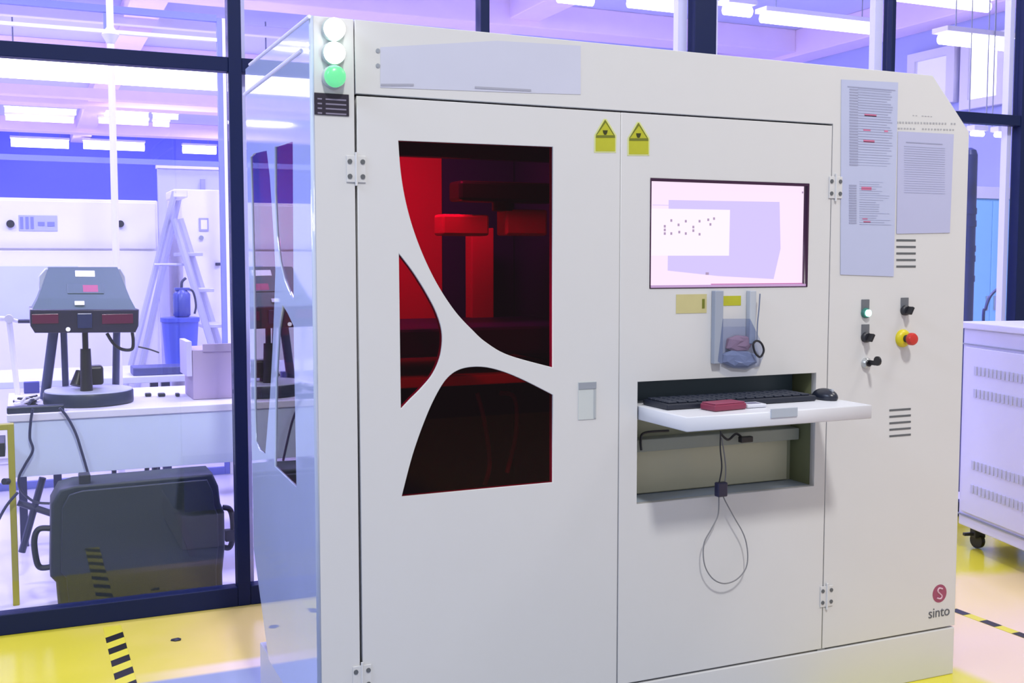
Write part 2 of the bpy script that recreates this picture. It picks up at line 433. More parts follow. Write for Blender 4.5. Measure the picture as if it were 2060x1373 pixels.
# hinges: a small plate with four screws on each side of the seam
def hinge(px, py, parent=P):
    x, z = front(px, py)
    h = B('hinge', x - .027, x + .027, PY - .004, PY - .0005, z - .036, z + .036, W, parent, .0012)
    for sx in (-.018, .018):
        for sz in (-.020, .020):
            C('screw', (x + sx, PY - .0065, z + sz), (x + sx, PY - .0035, z + sz), .0065, GAP, h, seg=12)
    C('hinge_pin', (x, PY - .005, z - .045), (x, PY - .005, z + .045), .004, W, h, seg=10)
hinge(716, 340); hinge(1680, 377); hinge(1662, 1198); hinge(728, 1362)
# flush handle
hx0, hz1 = front(1163, 768); hx1, hz0 = front(1199, 842)
hd = B('door_handle', hx0, hx1, PY - .002, PY - .0003, hz0, hz1, CHROME, doorL, .0006)
hd.data.materials.clear(); hd.data.materials.append(mat('handle_pull_grey', (.52, .56, .56), .3))
B('handle_lip', hx0 + .001, hx1 - .001, PY - .004, PY - .0022, hz1 - .022, hz1 - .002, GREYM, P, .0004)
B('handle_lip', hx1 - .009, hx1 - .002, PY - .004, PY - .0022, hz0 + .003, hz1 - .024, mat('handle_side_grey', (.38, .41, .43), .4), P, .0004)
# ventilation slots
for (x0, x1, ya, dy, sl) in [(1803, 1842, 482, 13.2, 0), (1789, 1832, 824, 13.0, -3)]:
    for k in range(5):
        a = front(x0, ya + dy * k + 1); b2 = front(x1, ya + dy * k - 1)
        B('vent_slot', a[0], b2[0], PY - .0012, PY - .0002, a[1] - .0035, a[1] + .0035, GAP, P, .0004)
# signal lamps
GLW = mat('white_signal_lens', (1, 1, 1), .3, emit=(1, .98, .98), estr=5)
GLG = mat('green_signal_lens', (.05, .25, .10), .3, emit=(.14, .66, .30), estr=1.0)
GLC = mat('mint_signal_lens', (1, 1, 1), .3, emit=(.62, 1.0, .84), estr=4.5)
RIM = mat('lamp_rim', (.45, .52, .50), .3)
for (px, py, m) in ((669, 61, GLW), (669, 109, GLC), (670, 156, GLG)):
    x, z = front(px, py)
    r = .0285
    s_ = mk('signal_lamp', lathe(N(), [(r + .003, 0), (r + .003, .012), (r, .016)], (x, PY, z), '-Y'), RIM, P, True)
    mk('lens', lathe(N(), [(r, .0155), (r, .026), (r * .93, .033), (r * .75, .038), (r * .4, .041), (.002, .042)], (x, PY, z), '-Y'), m, s_, True)
# black legend plate with pale lines
a = front(632, 186); b2 = front(702, 234)
lp = B('legend_plate', a[0], b2[0], PY - .003, PY - .0003, b2[1], a[1], mat('black_legend', (.02, .015, .03), .4), P, .001); lp['label'] = 'black legend plate under the signal lamps'
bm = N()
for k in range(4):
    z = a[1] - .016 - k * .0125
    box(bm, a[0] + .030, b2[0] - .008, PY - .0036, PY - .0028, z - .002, z + .002)
    box(bm, a[0] + .008, a[0] + .020, PY - .0036, PY - .0028, z - .002, z + .002)
mk('legend_lines', bm, mat('legend_grey', (.20, .18, .26), .5), lp)
# dots and blank name plate on the fascia
for y in (102, 132):
    x, z = front(760, y); C('screw', (x, PY - .002, z), (x, PY, z), .006, GREYM, P, seg=10)
a = front(765, 98); b2 = front(1165, 178)
plate('name_plate', [front(765, 95), front(765, 176), front(1060, 187), front(1168, 190), front(1168, 92), front(1000, 82)], [], PY - .001, PY - .0002, mat('pale_violet_film', (.51, .53, .65), .5), P)
for (xa, xb, ya, yb_) in ((766, 832, 173, 173), (955, 1068, 178, 184)):
    c0 = front(xa, ya); c1 = front(xb, yb_)
    plate('film_edge', [(c0[0], c0[1]), (c1[0], c1[1]), (c1[0], c1[1] + .006), (c0[0], c0[1] + .006)], [], PY - .002, PY - .0012, mat('film_dark_line', (.33, .34, .42), .6), P)  # darker lines along the lower edge of the film
# warning stickers
for cx in (1217, 1284):
    dy = (cx - 1217) * .09
    def q(x, y): return front(cx + x, y + dy)
    st = plate('warning_sticker', [q(-22, 307), q(22, 307), q(23, 272), q(3, 239), q(-3, 239), q(-22, 272)], [], PY - .0008, PY - .0002, YELPALE, P)
    plate('sticker_face', [q(-19, 304), q(20, 304), q(20, 273), q(1, 241), q(-1, 241), q(-19, 273)], [], PY - .0014, PY - .0008, YEL, st)
    plate('sticker_rule', [q(-19, 277), q(20, 277), q(19, 272), q(-18, 272)], [], PY - .002, PY - .0014, OLIVE, st)
    plate('sticker_rule', [q(-16, 270), q(-19, 272), q(0, 241), q(1, 246)], [], PY - .002, PY - .0014, OLIVE, st)
    plate('sticker_rule', [q(16, 270), q(19, 272), q(0, 241), q(1, 246)], [], PY - .002, PY - .0014, OLIVE, st)
    plate('warning_symbol', [q(-5, 262), q(5, 262), q(4, 267), q(2, 271), q(-2, 271), q(-4, 267)], [], PY - .002, PY - .0014, mat('black_print', (.03, .035, .0), .5), st)
a = front(1360, 592); b2 = front(1421, 629)
t_ = B('sticker', a[0], b2[0], PY - .0012, PY - .0002, b2[1], a[1], TAN, P); t_['label'] = 'tan sticker under the screen'
a = front(1412, 601); b2 = front(1417, 620)
B('sticker_mark', a[0], b2[0], PY - .0018, PY - .0013, b2[1], a[1], OLIVE, t_)
a = front(1455, 595); b2 = front(1490, 614)
B('sticker', a[0], b2[0], PY - .0012, PY - .0002, b2[1], a[1], YEL, P)['label'] = 'small yellow sticker under the screen'

# keyboard recess box
kx0, kx1, kz0, kz1 = kb
kd = PY + .13
B('recess_back', kx0 - .01, kx1 + .01, kd, kd + .005, kz0, kz1, RECESS, P)
B('recess_shade_panel', kx0 + .002, kx1 - .002, kd - .008, kd - .001, 1.05, kz1 - .001, mat('recess_shade_teal', (.07, .11, .14), .4), P)  # shadow in the recess above the tray, put in as a dark teal sheet
B('recess_floor', kx0, kx1, PY + .0255, kd, kz0 - .006, kz0, LEDGE, P)
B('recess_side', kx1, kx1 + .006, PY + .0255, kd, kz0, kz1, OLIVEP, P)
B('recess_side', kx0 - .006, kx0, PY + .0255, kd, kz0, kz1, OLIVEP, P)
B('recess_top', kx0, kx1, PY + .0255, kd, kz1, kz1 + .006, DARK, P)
B('recess_dark_bar', kx0 + .005, kx1 - .005, PY + .075, kd - .001, .895, .935, mat('recess_bar_grey', (.26, .29, .25), .5), P, .003)  # darker bar across the recess below the tray
B('recess_cover', kx0 + .03, kx1 - .02, kd - .012, kd - .001, kz0 + .003, .893, mat('cream_cover_plate', (.52, .52, .38), .5), P, .003)
T('recess_cable', [at(1290, 905, Y=PY + .06), at(1289, 885, Y=PY + .06), at(1297, 870, Y=PY + .06), at(1345, 866, Y=PY + .06)], .004, BLACK, P)
T('recess_cable', [at(x, y, Y=PY + .05) for x, y in [(1450, 872), (1465, 884), (1482, 872), (1500, 888)]], .004, BLACK, P)
B('recess_clip', at(1488, 884, Y=PY + .04).x, at(1512, 884, Y=PY + .04).x, PY + .03, PY + .05, at(1488, 890, Y=PY + .04).z, at(1488, 878, Y=PY + .04).z, BLACK, P, .003)
# pull-out tray
ty = PY - .27
tz1, tz0 = 1.048, 1.003
A1 = at(1381, 839, Y=ty); tz1 = A1.z; tz0 = at(1381, 869, Y=ty).z
tray = plate('keyboard_tray', [(kx0 + .004, ty), (kx1 - .004, ty), (kx1 - .004, kd - .01), (kx0 + .004, kd - .01)], [], tz0, tz1, mat('tray_white', (.66, .68, .74), .4), P, 'XY', bev=.003)
c0 = at(1550, 822, Y=ty); c1 = at(1603, 838, Y=ty)
B('tray_pull', c0.x, c1.x, ty - .004, ty + .0005, c1.z + .002, c0.z, mat('pull_grey', (.40, .45, .52), .35), tray, .001)

# controls on the right hand panel
def switch(px, py, kind):
    x, z = front(px, py)
    if kind != 'key':
        s = B('switch', x - .017, x + .017, PY - .003, PY - .0003, z - .002, z + .034, mat('switch_legend_grey', (.13, .14, .16), .5), P, .001)
    else: s = P
    if kind == 'lamp':
        c = z - .012
        k = mk('switch_body', lathe(N(), [(.0175, 0), (.0175, .008), (.015, .012)], (x, PY, c), '-Y'), mat('dark_green_ring', (.03, .16, .13), .4), s, True)
        mk('lit_button', lathe(N(), [(.012, .009), (.012, .018), (.007, .020)], (x + .002, PY, c), '-Y'), mat('green_lit_button', (.5, 1, .85), .3, emit=(.45, 1, .82), estr=1.5), s, True)
    elif kind == 'select':
        c = z - .010
        mk('switch_body', lathe(N(), [(.0175, 0), (.0175, .012), (.014, .016)], (x, PY, c), '-Y'), DARK, s, True)
        bm = box(N(), -.005, .005, PY - .04, PY - .0155, -.014, .014, .002)
        bmesh.ops.transform(bm, matrix=Matrix.Translation((x, 0, c)) @ Matrix.Rotation(.5, 4, 'Y'), verts=bm.verts)
        mk('selector_lever', bm, BLACK, s)
    else:
        k = mk('key_lock', lathe(N(), [(.019, 0), (.019, .010), (.014, .016)], (x, PY, z), '-Y'), CHROME, P, True)
        mk('lock_core', lathe(N(), [(.010, .016), (.010, .020)], (x, PY, z), '-Y'), BLACK, k, True)
        B('key', x - .002, x + .002, PY - .05, PY - .018, z - .004, z + .012, BLACK, k, .0008)
        lathe_b = N(); cyl(lathe_b, (x - .003, PY - .058, z + .012), (x + .003, PY - .058, z + .012), .016, seg=16)
        mk('key_bow', lathe_b, BLACK, k, True)
switch(1740, 622, 'lamp'); switch(1740, 672, 'select'); switch(1741, 730, 'key'); switch(1819, 618, 'select')
x, z = front(1815, 680)
es = mk('emergency_stop', lathe(N(), [(.031, 0), (.031, .006), (.026, .014), (.018, .018)], (x, PY, z), '-Y'), mat('yellow_collar', (.62, .52, .01), .4), P, True)
es['label'] = 'red mushroom emergency stop button on a yellow collar'
mk('button_stem', lathe(N(), [(.013, .018), (.013, .036)], (x, PY, z), '-Y'), DARK, es, True)
mk('button_head', lathe(N(), [(.016, .033), (.0215, .040), (.0215, .050), (.018, .056), (.008, .059)], (x, PY, z), '-Y'), mat('red_button', (.52, .03, .02), .35), es, True)
# emblem
x, z = front(1890, 1193)
em = mk('emblem', lathe(N(), [(.033, 0), (.033, .0008)], (x, PY, z), '-Y'), mat('maroon_emblem', (.30, .06, .12), .5), P)
T('emblem_stroke', [(x + .012, PY - .0015, z + .016), (x - .004, PY - .0015, z + .020), (x - .010, PY - .0015, z + .010), (x, PY - .0015, z), (x + .010, PY - .0015, z - .010), (x + .004, PY - .0015, z - .019), (x - .013, PY - .0015, z - .015)], .003, mat('emblem_pale', (.62, .40, .50), .5), em)
x, z = front(1889, 1231)
text('brand_lettering', 'sinto', .052, (x, PY - .001, z), mat('lettering_grey', (.09, .10, .12), .5), P)
# heading lettering over the second sheet (too blurred to read in the photograph)
HG = mat('heading_grey', (.36, .37, .40), .6)
bm = N()
for (xa, xb, y, s_) in [(1836, 1884, 232, .35), (1803, 1925, 246, 1), (1806, 1922, 258, .8)]:
    n = int((xb - xa) / 6)
    for k in range(n):
        if random.random() < .12: continue
        c = front(xa + (xb - xa) * k / n, y + (k / n) * 3)
        box(bm, c[0], c[0] + .006 + .003 * random.random(), PY - .0009, PY - .0002, c[1] - .003 * s_, c[1] + .003 * s_)
mk('heading_lettering', bm, HG, P)['kind'] = 'stuff'

# ------------------------------------------------------------------ things fixed to or lying on the cabinet
mn = thing('monitor', ((mon[0] + mon[1]) / 2, PY + .02, mon[2]), 'flush monitor with a bright pinkish screen set in the printer door', 'monitor')
BEZ = mat('plum_black_bezel', (.035, .006, .035), .35)
plate('bezel', rect(mon[0] + .0005, mon[1] - .0005, mon[2] + .0005, mon[3] - .0005), [rect(mon[0] + .003, mon[1] - .007, mon[2] + .002, mon[3] - .008)], PY - .002, PY + .035, BEZ, mn)
B('bottom_bezel', mon[0] + .003, mon[1] - .007, PY - .001, PY + .03, mon[2] + .0025, mon[2] + .010, mat('pink_lit_bezel', (.55, .36, .62), .25), mn)  # pinkish screen light on the lower ledge is put into its colour
scy = PY + .018
S0 = mat('screen_glow', (.02, .02, .02), .3, emit=(1, .80, 1), estr=1.0)
S1 = mat('screen_lavender', (.02, .02, .02), .3, emit=(.66, .56, .98), estr=1.0)
S2 = mat('screen_window_glow', (.02, .02, .02), .3, emit=(1, .88, 1), estr=1.02)
S3 = mat('screen_dots', (.02, .02, .02), .3, emit=(.42, .30, .48), estr=1.0)
S4 = mat('screen_magenta_line', (.02, .02, .02), .3, emit=(.55, .16, .42), estr=1.0)
scr = B('screen', mon[0] + .004, mon[1] - .004, scy, scy + .012, mon[2] + .006, mon[3] - .004, S0, mn)
def sp(x, y): v = at(x, y, Y=scy); return (v.x, v.z)
plate('desktop_picture', [sp(1345, 402), sp(1568, 406), sp(1570, 500), sp(1556, 561), sp(1445, 555), sp(1343, 544)], [], scy - .0008, scy - .0001, S1, scr)
plate('program_window', [sp(1309, 419), sp(1468, 422), sp(1466, 514), sp(1309, 514)], [], scy - .0016, scy - .0009, S2, scr)
bm = N()
for (x, y) in [(720, 835), (820, 840), (915, 840), (1015, 822), (770, 865), (990, 862), (720, 925), (820, 925), (915, 930), (675, 875), (675, 900), (675, 925), (872, 880), (872, 905), (975, 830), (775, 915)]:
    c = sp(1140 + x / 3.432, 200 + y / 3.432); box(bm, c[0] - .0035, c[0] + .0035, scy - .0022, scy - .0017, c[1] - .004, c[1] + .004)
c = sp(1422, 550); box(bm, c[0] - .006, c[0] + .006, scy - .0022, scy - .0017, c[1] - .004, c[1] + .004)
c = sp(1614, 387); box(bm, c[0] - .003, c[0] + .003, scy - .0022, scy - .0017, c[1] - .003, c[1] + .003)
mk('screen_marks', bm, S3, scr)['kind'] = 'stuff'
c0 = sp(1312, 412); c1 = sp(1345, 411)
B('title_rule', c0[0], c1[0], scy - .0014, scy - .0009, c0[1] - .001, c0[1] + .001, S1, scr)
c0 = sp(1430, 571); c1 = sp(1618, 570)
B('task_bar_rule', c0[0], c1[0], scy - .0014, scy - .0003, c0[1] - .003, c0[1] + .001, S4, scr)
c0 = sp(1312, 368); c1 = sp(1620, 374)

# clear pocket hanging below the monitor
ph = thing('plastic_holder', (front(1475, 740)[0], PY - .02, front(1475, 740)[1]), 'clear plastic holder with grey side rails hanging under the screen', 'holder')
a = front(1431, 583); b2 = front(1446, 730)
B('side_rail', a[0], b2[0], PY - .022, PY - .001, b2[1], a[1] - .002, mat('rail_grey', (.30, .34, .42), .4), ph, .002)
a = front(1501, 583); b2 = front(1512, 690)
B('side_rail', a[0], b2[0], PY - .022, PY - .001, b2[1], a[1] - .002, mat('rail_pale_grey', (.42, .46, .52), .4), ph, .002)
CLR = glass('clear_plastic', (.80, .83, .92), .9, 1.4, .08)
a = front(1431, 588); b2 = front(1526, 742)
pk = [front(1446, 640), front(1500, 640), front(1524, 690), front(1527, 715), front(1518, 735), front(1490, 742), front(1455, 738), front(1436, 725)]
plate('pocket_front', pk, [], PY - .024, PY - .022, CLR, ph)
bag = thing('paper_wad', (front(1485, 735)[0], PY - .012, front(1485, 738)[1]), 'crumpled grey and pink paper in the clear holder under the screen', 'paper')
def lump(name, outline, y0, y1, m, parent, seedv=0):
    bm = N(); rnd = random.Random(seedv)
    cx = sum(p[0] for p in outline) / len(outline); cz = sum(p[1] for p in outline) / len(outline)
    rings = []
    for (k, y) in ((1, y1), (1.0, (y0 + y1) / 2), (.8, y0 + .002), (.4, y0)):
        rings.append([bm.verts.new((cx + (x - cx) * k * (1 + .04 * rnd.uniform(-1, 1)), y + .003 * rnd.uniform(-1, 1) * (k < 1), cz + (zv - cz) * k * (1 + .04 * rnd.uniform(-1, 1)))) for x, zv in outline])
    L = len(outline)
    for a_, b_ in zip(rings, rings[1:]):
        for i in range(L): bm.faces.new((a_[i], a_[(i + 1) % L], b_[(i + 1) % L], b_[i]))
    bm.faces.new(rings[0][::-1]); bm.faces.new(rings[-1])
    return mk(name, bm, m, parent)
lump('lower_wad', [front(*p) for p in [(1450, 712), (1470, 702), (1500, 705), (1516, 712), (1518, 728), (1500, 738), (1470, 738), (1450, 728)]], PY - .020, PY - .003, mat('grey_wad', (.36, .40, .50), .6), bag, 1)
lump('upper_wad', [front(*p) for p in [(1462, 680), (1480, 674), (1502, 676), (1508, 692), (1500, 704), (1475, 706), (1458, 700)]], PY - .021, PY - .003, mat('pink_wad', (.50, .30, .34), .6), bag, 2)
rg = (T('cord_ring', [Vector((front(*p)[0], PY - .03, front(*p)[1])) for p in [(1504, 690), (1512, 684), (1521, 690), (1525, 704), (1518, 716), (1508, 708)]], .0035, BLACK, ph, 6, True))
c_ = (T('hanging_cord', [Vector((front(*p)[0], PY - .026, front(*p)[1])) for p in [(1519, 590), (1517, 620), (1514, 650), (1513, 683)]], .0022, mat('cord_slate', (.14, .17, .26), .5), ph))

# keyboard, mouse, packets on the tray
def onT(px, py, dz=0): return at(px, py, Z=tz1 + dz)
kbd = thing('keyboard', (2.0, PY - .1, tz1), 'black low keyboard lying at the back of the pull-out tray', 'keyboard')
kA, kB = kx0 + .03, kx1 - .10
ky0, ky1 = PY - .125, PY + .02
bm = N(); box(bm, kA, kB, ky0, ky1, tz1 + .001, tz1 + .018, .004)
mk('keyboard_body', bm, mat('keyboard_black', (.012, .016, .03), .45), kbd)
KEYM = mat('key_cap', (.020, .026, .045), .5)
me0 = None; cnt = 0
for r in range(5):
    for c in range(15):
        x0 = kA + .012 + c * (kB - kA - .024) / 15; y0 = ky0 + .012 + r * .026
        if me0 is None:
            o = mk('key', box(N(), x0, x0 + .029, y0, y0 + .021, tz1 + .018, tz1 + .024, .002), KEYM, kbd); me0 = o; w0 = WORLD[o.name].copy()
        else:
            o = me0.copy(); COL.objects.link(o); o.parent = kbd
            o.location = me0.location + Vector((x0 - (kA + .012), y0 - (ky0 + .012), 0))
ms = thing('mouse', (kx1 - .035, PY - .17, tz1), 'black mouse at the right end of the pull-out tray', 'mouse')
mc = onT(1638, 787); mc = Vector((kx1 - .045, PY - .10, tz1))
bm = N(); bmesh.ops.create_uvsphere(bm, u_segments=20, v_segments=12, radius=1)
for v in bm.verts:
    v.co.z = max(v.co.z, -.35) + .35
    v.co = Vector((v.co.x * .031, v.co.y * .052, v.co.z * .027)) + mc
mk('mouse_body', bm, mat('mouse_black', (.014, .018, .032), .3), ms, True)
C('scroll_wheel', (mc.x - .004, mc.y - .03, mc.z + .029), (mc.x + .004, mc.y - .03, mc.z + .029), .008, GREYM, ms)
T('mouse_cable', [(mc.x, mc.y + .05, mc.z + .01), (mc.x - .02, mc.y + .09, mc.z + .008), (mc.x - .06, mc.y + .14, mc.z + .006)], .002, BLACK, ms)
rc = onT(1455, 823)
mm = Matrix.Translation(rc) @ Matrix.Rotation(.12, 4, 'Z')
red = thing('card_case', rc, 'dark red flat case lying on the front of the pull-out tray', 'case')
mk('case_body', box(N(), -.062, .062, -.035, .035, .001, .020, .004, mm), mat('wine_red_plastic', (.22, .03, .07), .35), red)
mk('case_lid', box(N(), -.058, .058, -.031, .031, .0205, .024, .001, mm), mat('wine_red_lid', (.30, .06, .12), .3), red)
rc2 = onT(1512, 818)
mm = Matrix.Translation(rc2) @ Matrix.Rotation(-.05, 4, 'Z')
pkt = thing('white_packet', rc2, 'small white packet beside the red case on the tray', 'packet')
mk('packet_body', box(N(), -.035, .035, -.03, .03, .001, .012, .003, mm), mat('packet_white', (.60, .62, .70), .4), pkt)
mk('packet_label', box(N(), -.022, .022, -.018, .018, .0122, .0128, 0, mm), mat('packet_print', (.20, .20, .30), .5), pkt)

# cable hanging under the tray
cb = thing('hanging_cable', (front(1452, 1170)[0], PY - .05, front(1452, 1170)[1]), 'grey cable hanging in a long loop below the keyboard tray', 'cable')
cy = PY - .03
CABM = mat('cable_grey', (.20, .20, .21), .5)
loop = [(1446, 990), (1446, 1020), (1443, 1040), (1430, 1065), (1417, 1090), (1415, 1120), (1421, 1145), (1436, 1165), (1457, 1173), (1480, 1166), (1498, 1147), (1504, 1125), (1502, 1095), (1494, 1070), (1477, 1040), (1458, 1005), (1453, 990)]
T('cable_loop', [at(x, y, Y=cy) for x, y in loop], .0021, CABM, cb)
T('cable_lead', [at(x, y, Y=cy) for x, y in [(1450, 866), (1449, 900), (1452, 940), (1446, 975), (1446, 990)]], .0024, DARK, cb)
T('cable_lead', [at(x, y, Y=cy) for x, y in [(1452, 880), (1458, 920), (1460, 950), (1456, 990)]], .0021, CABM, cb)
a = at(1441, 970, Y=cy); b2 = at(1460, 997, Y=cy)
B('ferrite_clip', a.x, b2.x, cy - .012, cy + .012, b2.z, a.z, mat('ferrite_navy', (.02, .02, .06), .35), cb, .004)

# paper sheets on the right panel
def sheet(name, quad, m, label, marks):
    cx = sum(front(*p)[0] for p in quad) / 4; zc = min(front(*p)[1] for p in quad)
    r = thing(name, (cx, PY - .002, zc), label, 'paper sheet', 'paper notices on the printer cabinet')
    plate('sheet', [front(*p) for p in quad], [], PY - .0022, PY - .0008, m, r)
    for nm, mm_, rs in marks:
        bm = N()
        for (x0, x1, y, h) in rs:
            p0 = front(x0, y - h / 2); p1 = front(x1, y + h / 2)
            box(bm, p0[0], p1[0], PY - .003, PY - .0023, p1[1], p0[1])
        mk(nm, bm, mm_, r)['kind'] = 'stuff'
INKL = mat('light_ink', (.34, .37, .54), .7)
INKF = mat('faint_ink', (.38, .41, .60), .7)
g1 = []; g2 = []
for k in range(30):
    y = 182 + k * 5.2
    g2.append((1725, 1795 - random.random() * 12, y, 2.6))
for k in range(20):
    y = 366 + k * 4.5
    g2.append((1728, 1760 + random.random() * 32, y, 1.8))
for k in range(28): g1.append((1708, 1725, 180 + k * 5.6, 4.2))
for k in range(16): g1.append((1707, 1722, 373 + k * 5, 3.5))
g1.append((1704, 1800, 178, 6))
reds = [(1738, 1762, 232, 6), (1736, 1750, 262, 4), (1778, 1785, 264, 4), (1736, 1758, 284, 6), (1732, 1752, 379, 7), (1734, 1744, 440, 2), (1736, 1750, 446, 3)]
sheet('paper_notice', [(1692, 160), (1806, 166), (1797, 556), (1690, 552)], PAPER, 'long bluish notice with red lines taped beside the door edge',
      [('printed_lines', INK, g1), ('printed_lines', INKL, g2), ('red_lines', REDINK, reds)])
g1 = [(1822, 1895, 288, 6)]; g2 = []
for k in range(21):
    y = 296 + k * 4.6
    g2.append((1818, 1900, y, 2.6 + random.random()))
sheet('paper_notice', [(1806, 264), (1918, 270), (1910, 468), (1803, 470)], PAPER2, 'short pale printed notice above the upper ventilation slots',
      [('printed_lines', INK, g1), ('printed_lines', INKF, g2)])

# ------------------------------------------------------------------ floor tapes and litter
def hazard(name, x0, x1, y0, y1, label, period=.14, slant=.05, width=None):
    r = thing(name, ((x0 + x1) / 2, (y0 + y1) / 2, 0), label, 'floor tape')
    B('tape_strip', x0, x1, y0, y1, .0003, .0012, mat('tape_yellow', (.68, .62, .04), .4), r)
    y = y0; m = mat('tape_black', (.012, .012, .01), .4)
    while y < y1 - period * .6:
        bm = N()
        vs = [bm.verts.new(p) for p in [(x0, y, .0016), (x1, y + slant, .0016), (x1, y + slant + period * .48, .0016), (x0, y + period * .48, .0016)]]
        bm.faces.new(vs); ex = bmesh.ops.extrude_face_region(bm, geom=bm.faces[:])
        bmesh.ops.translate(bm, vec=(0, 0, -.0003), verts=[v for v in ex['geom'] if isinstance(v, bmesh.types.BMVert)])
        mk('black_stripe', bm, m, r); y += period
hazard('hazard_tape', .268, .338, 3.55, 4.74, 'black and yellow striped floor tape left of the printer')
hazard('hazard_tape', 3.62, 3.665, 1.6, 3.60, 'black and yellow striped floor tape right of the printer', .165, .0)
for (px, py, s_, lb) in ((356, 1287, .018, 'small dark scrap lying on the yellow floor by the glass'),):
    p = at(px, py, Z=0); bm = N(); bmesh.ops.create_icosphere(bm, subdivisions=1, radius=s_)
    for v in bm.verts: v.co.z = max(0, v.co.z * .5) ; v.co.x *= 1 + random.random() * .6; v.co += p + Vector((0, 0, .001))
    tag(mk('litter', bm, DARK), lb, 'litter')

# ------------------------------------------------------------------ white louvred cabinet on the right
pa = at(1926, 1060, Z=0.10)
ang = radians(15)
CM = Matrix.Translation((pa.x, pa.y, 0)) @ Matrix.Rotation(-ang, 4, 'Z')   # local: -y runs towards the camera along the face, +x away to the right
hz = 1.19
rc_ = thing('louvred_cabinet', CM @ Vector((.4, -.4, 0)), 'white wheeled cabinet with louvre rows right of the printer', 'cabinet')
CW = mat('cabinet_white', (.66, .67, .80), .45)
L = 1.1
mk('cabinet_body', box(N(), .004, .75, -L, 0, .12, hz - .035, .006, CM), CW, rc_)
mk('cabinet_top', box(N(), -.015, .765, -L - .015, .015, hz - .035, hz, .006, CM), CW, rc_)
sidep = mk('cabinet_side_panel', box(N(), -.008, .004, -L + .03, -.04, .20, hz - .13, .003, CM), CW, rc_)
mk('seam_line', box(N(), -.003, .004, -L, 0, hz - .118, hz - .112, 0, CM), GREYM, rc_)
mk('seam_line', box(N(), -.003, .004, -L, 0, .175, .183, 0, CM), GREYM, rc_)
LV = mat('louvre_shade', (.50, .52, .66), .5)
for zc in (hz - .245, hz - .36, .46, .335):
    for k in range(26):
        y = -.13 - k * .034
        mk('louvre', box(N(), -.013, -.0082, y - .022, y, zc - .022, zc + .022, .001, CM), LV, sidep)
for (lx, ly) in ((.08, -.06), (.08, -L + .06), (.67, -.06), (.67, -L + .06)):
    p = CM @ Vector((lx, ly, 0))
    f_ = mk('caster_fork', box(N(), lx - .03, lx + .03, ly - .025, ly + .025, .06, .12, .004, CM), DARK, rc_)
    C('caster_wheel', p + Vector((-.012, 0, .042)), p + Vector((.012, 0, .042)), .04, BLACK, f_)
lv = mk('brake_pedal', box(N(), .0, .10, -.07, -.05, .07, .085, .002, CM), DARK, rc_)

# dark equipment column and cord behind the cabinet
a = at(1950, 300, Y=5.3); b2 = at(1966, 640, Y=5.3)
col = thing('pipe_column', ((a.x + b2.x) / 2, 5.35, 0), 'dark blue upright pipe column with couplings right behind the printer', 'pipe')
NAVY = mat('navy_pipe', (.015, .03, .15), .35)
C('pipe', ((a.x + b2.x) / 2, 5.35, 0), ((a.x + b2.x) / 2, 5.35, a.z - .03), (b2.x - a.x) / 2 - .006, NAVY, col)
mk('pipe_cap', lathe(N(), [(.05, 0), (.04, .03), (.015, .045)], ((a.x + b2.x) / 2, 5.35, a.z - .03)), NAVY, col, True)
for y in (425, 450, 500, 520, 560):
    p = at(1960, y, Y=5.35); C('coupling', ((a.x + b2.x) / 2, 5.35, p.z - .02), ((a.x + b2.x) / 2, 5.35, p.z + .02), .055, NAVY, col)
tag(T('bent_hose', [at(x, y, Y=5.5) for x, y in [(1985, 1085), (1979, 900), (1978, 652), (1983, 620), (1992, 596), (2006, 581)]], .010, NAVY), 'navy hose bending upward above the louvred cabinet', 'hose')
# blue door leaf seen beyond the right hand glass
a = at(1972, 420, Y=9.0); b2 = at(2026, 700, Y=9.0)
bd = thing('blue_cupboard', (9.15, 8.65, 0), 'tall light blue cupboard beyond the right hand glass', 'cupboard')
BLU = mat('sky_blue_paint', (.30, .68, 1.0), .5)
CPX0 = 8.45; CPX1 = 9.85
cz = at(2000, 400, Y=8.4).z
B('cupboard_body', CPX0, CPX1, 8.4, 8.9, .05, cz, BLU, bd, .01)
B('cornice', CPX0 - .02, CPX1 + .02, 8.37, 8.92, cz + .001, cz + .12, LABW, bd, .004)
B('plinth', CPX0 + .02, CPX1 - .02, 8.42, 8.88, 0, .05, DARK, bd)
for k in range(2):
    x0 = CPX0 + .01 + k * .67; dr = B('door', x0, x0 + .66, 8.38, 8.4, .08, cz - .02, BLU, bd, .004)
    B('handle', x0 + (.60 if k == 0 else .04), x0 + (.62 if k == 0 else .06), 8.36, 8.38, 1.0, 1.15, CHROME, dr, .003)

# ------------------------------------------------------------------ lab: desk and what is on it
DY0, DY1 = 5.5, 6.4
DZ = at(240, 822, Y=DY0).z
DX0, DX1 = -.075, 1.75
dk = thing('workbench', ((DX0 + DX1) / 2, (DY0 + DY1) / 2, 0), 'white workbench with a deep front apron behind the glass', 'table')
B('worktop', DX0, DX1, DY0 - .01, DY1, DZ - .035, DZ, LABW, dk, .004)
za = at(240, 945, Y=DY0).z
B('apron', DX0 + .01, DX1 - .01, DY0, DY0 + .02, za, DZ - .036, mat('apron_pale_blue', (.66, .74, .86), .5), dk, .002)
LEGM = mat('leg_navy', (.03, .035, .08), .45)
for pts in [[(86, 960), (44, 1110)], [(36, 1010), (112, 1035)]]:
    p, q = [at(x, y, Y=DY0 + .06) for x, y in pts]
    q = p + (q - p) * (1.0)
    C('brace', p, q, .016, LEGM, dk, seg=8)
for (x, y) in ((.15, DY1 - .1), (1.6, DY0 + .1), (1.6, DY1 - .1), (-.02, DY1 - .1)):
    B('leg', x - .02, x + .02, y - .02, y + .02, 0, DZ - .036, LEGM, dk)
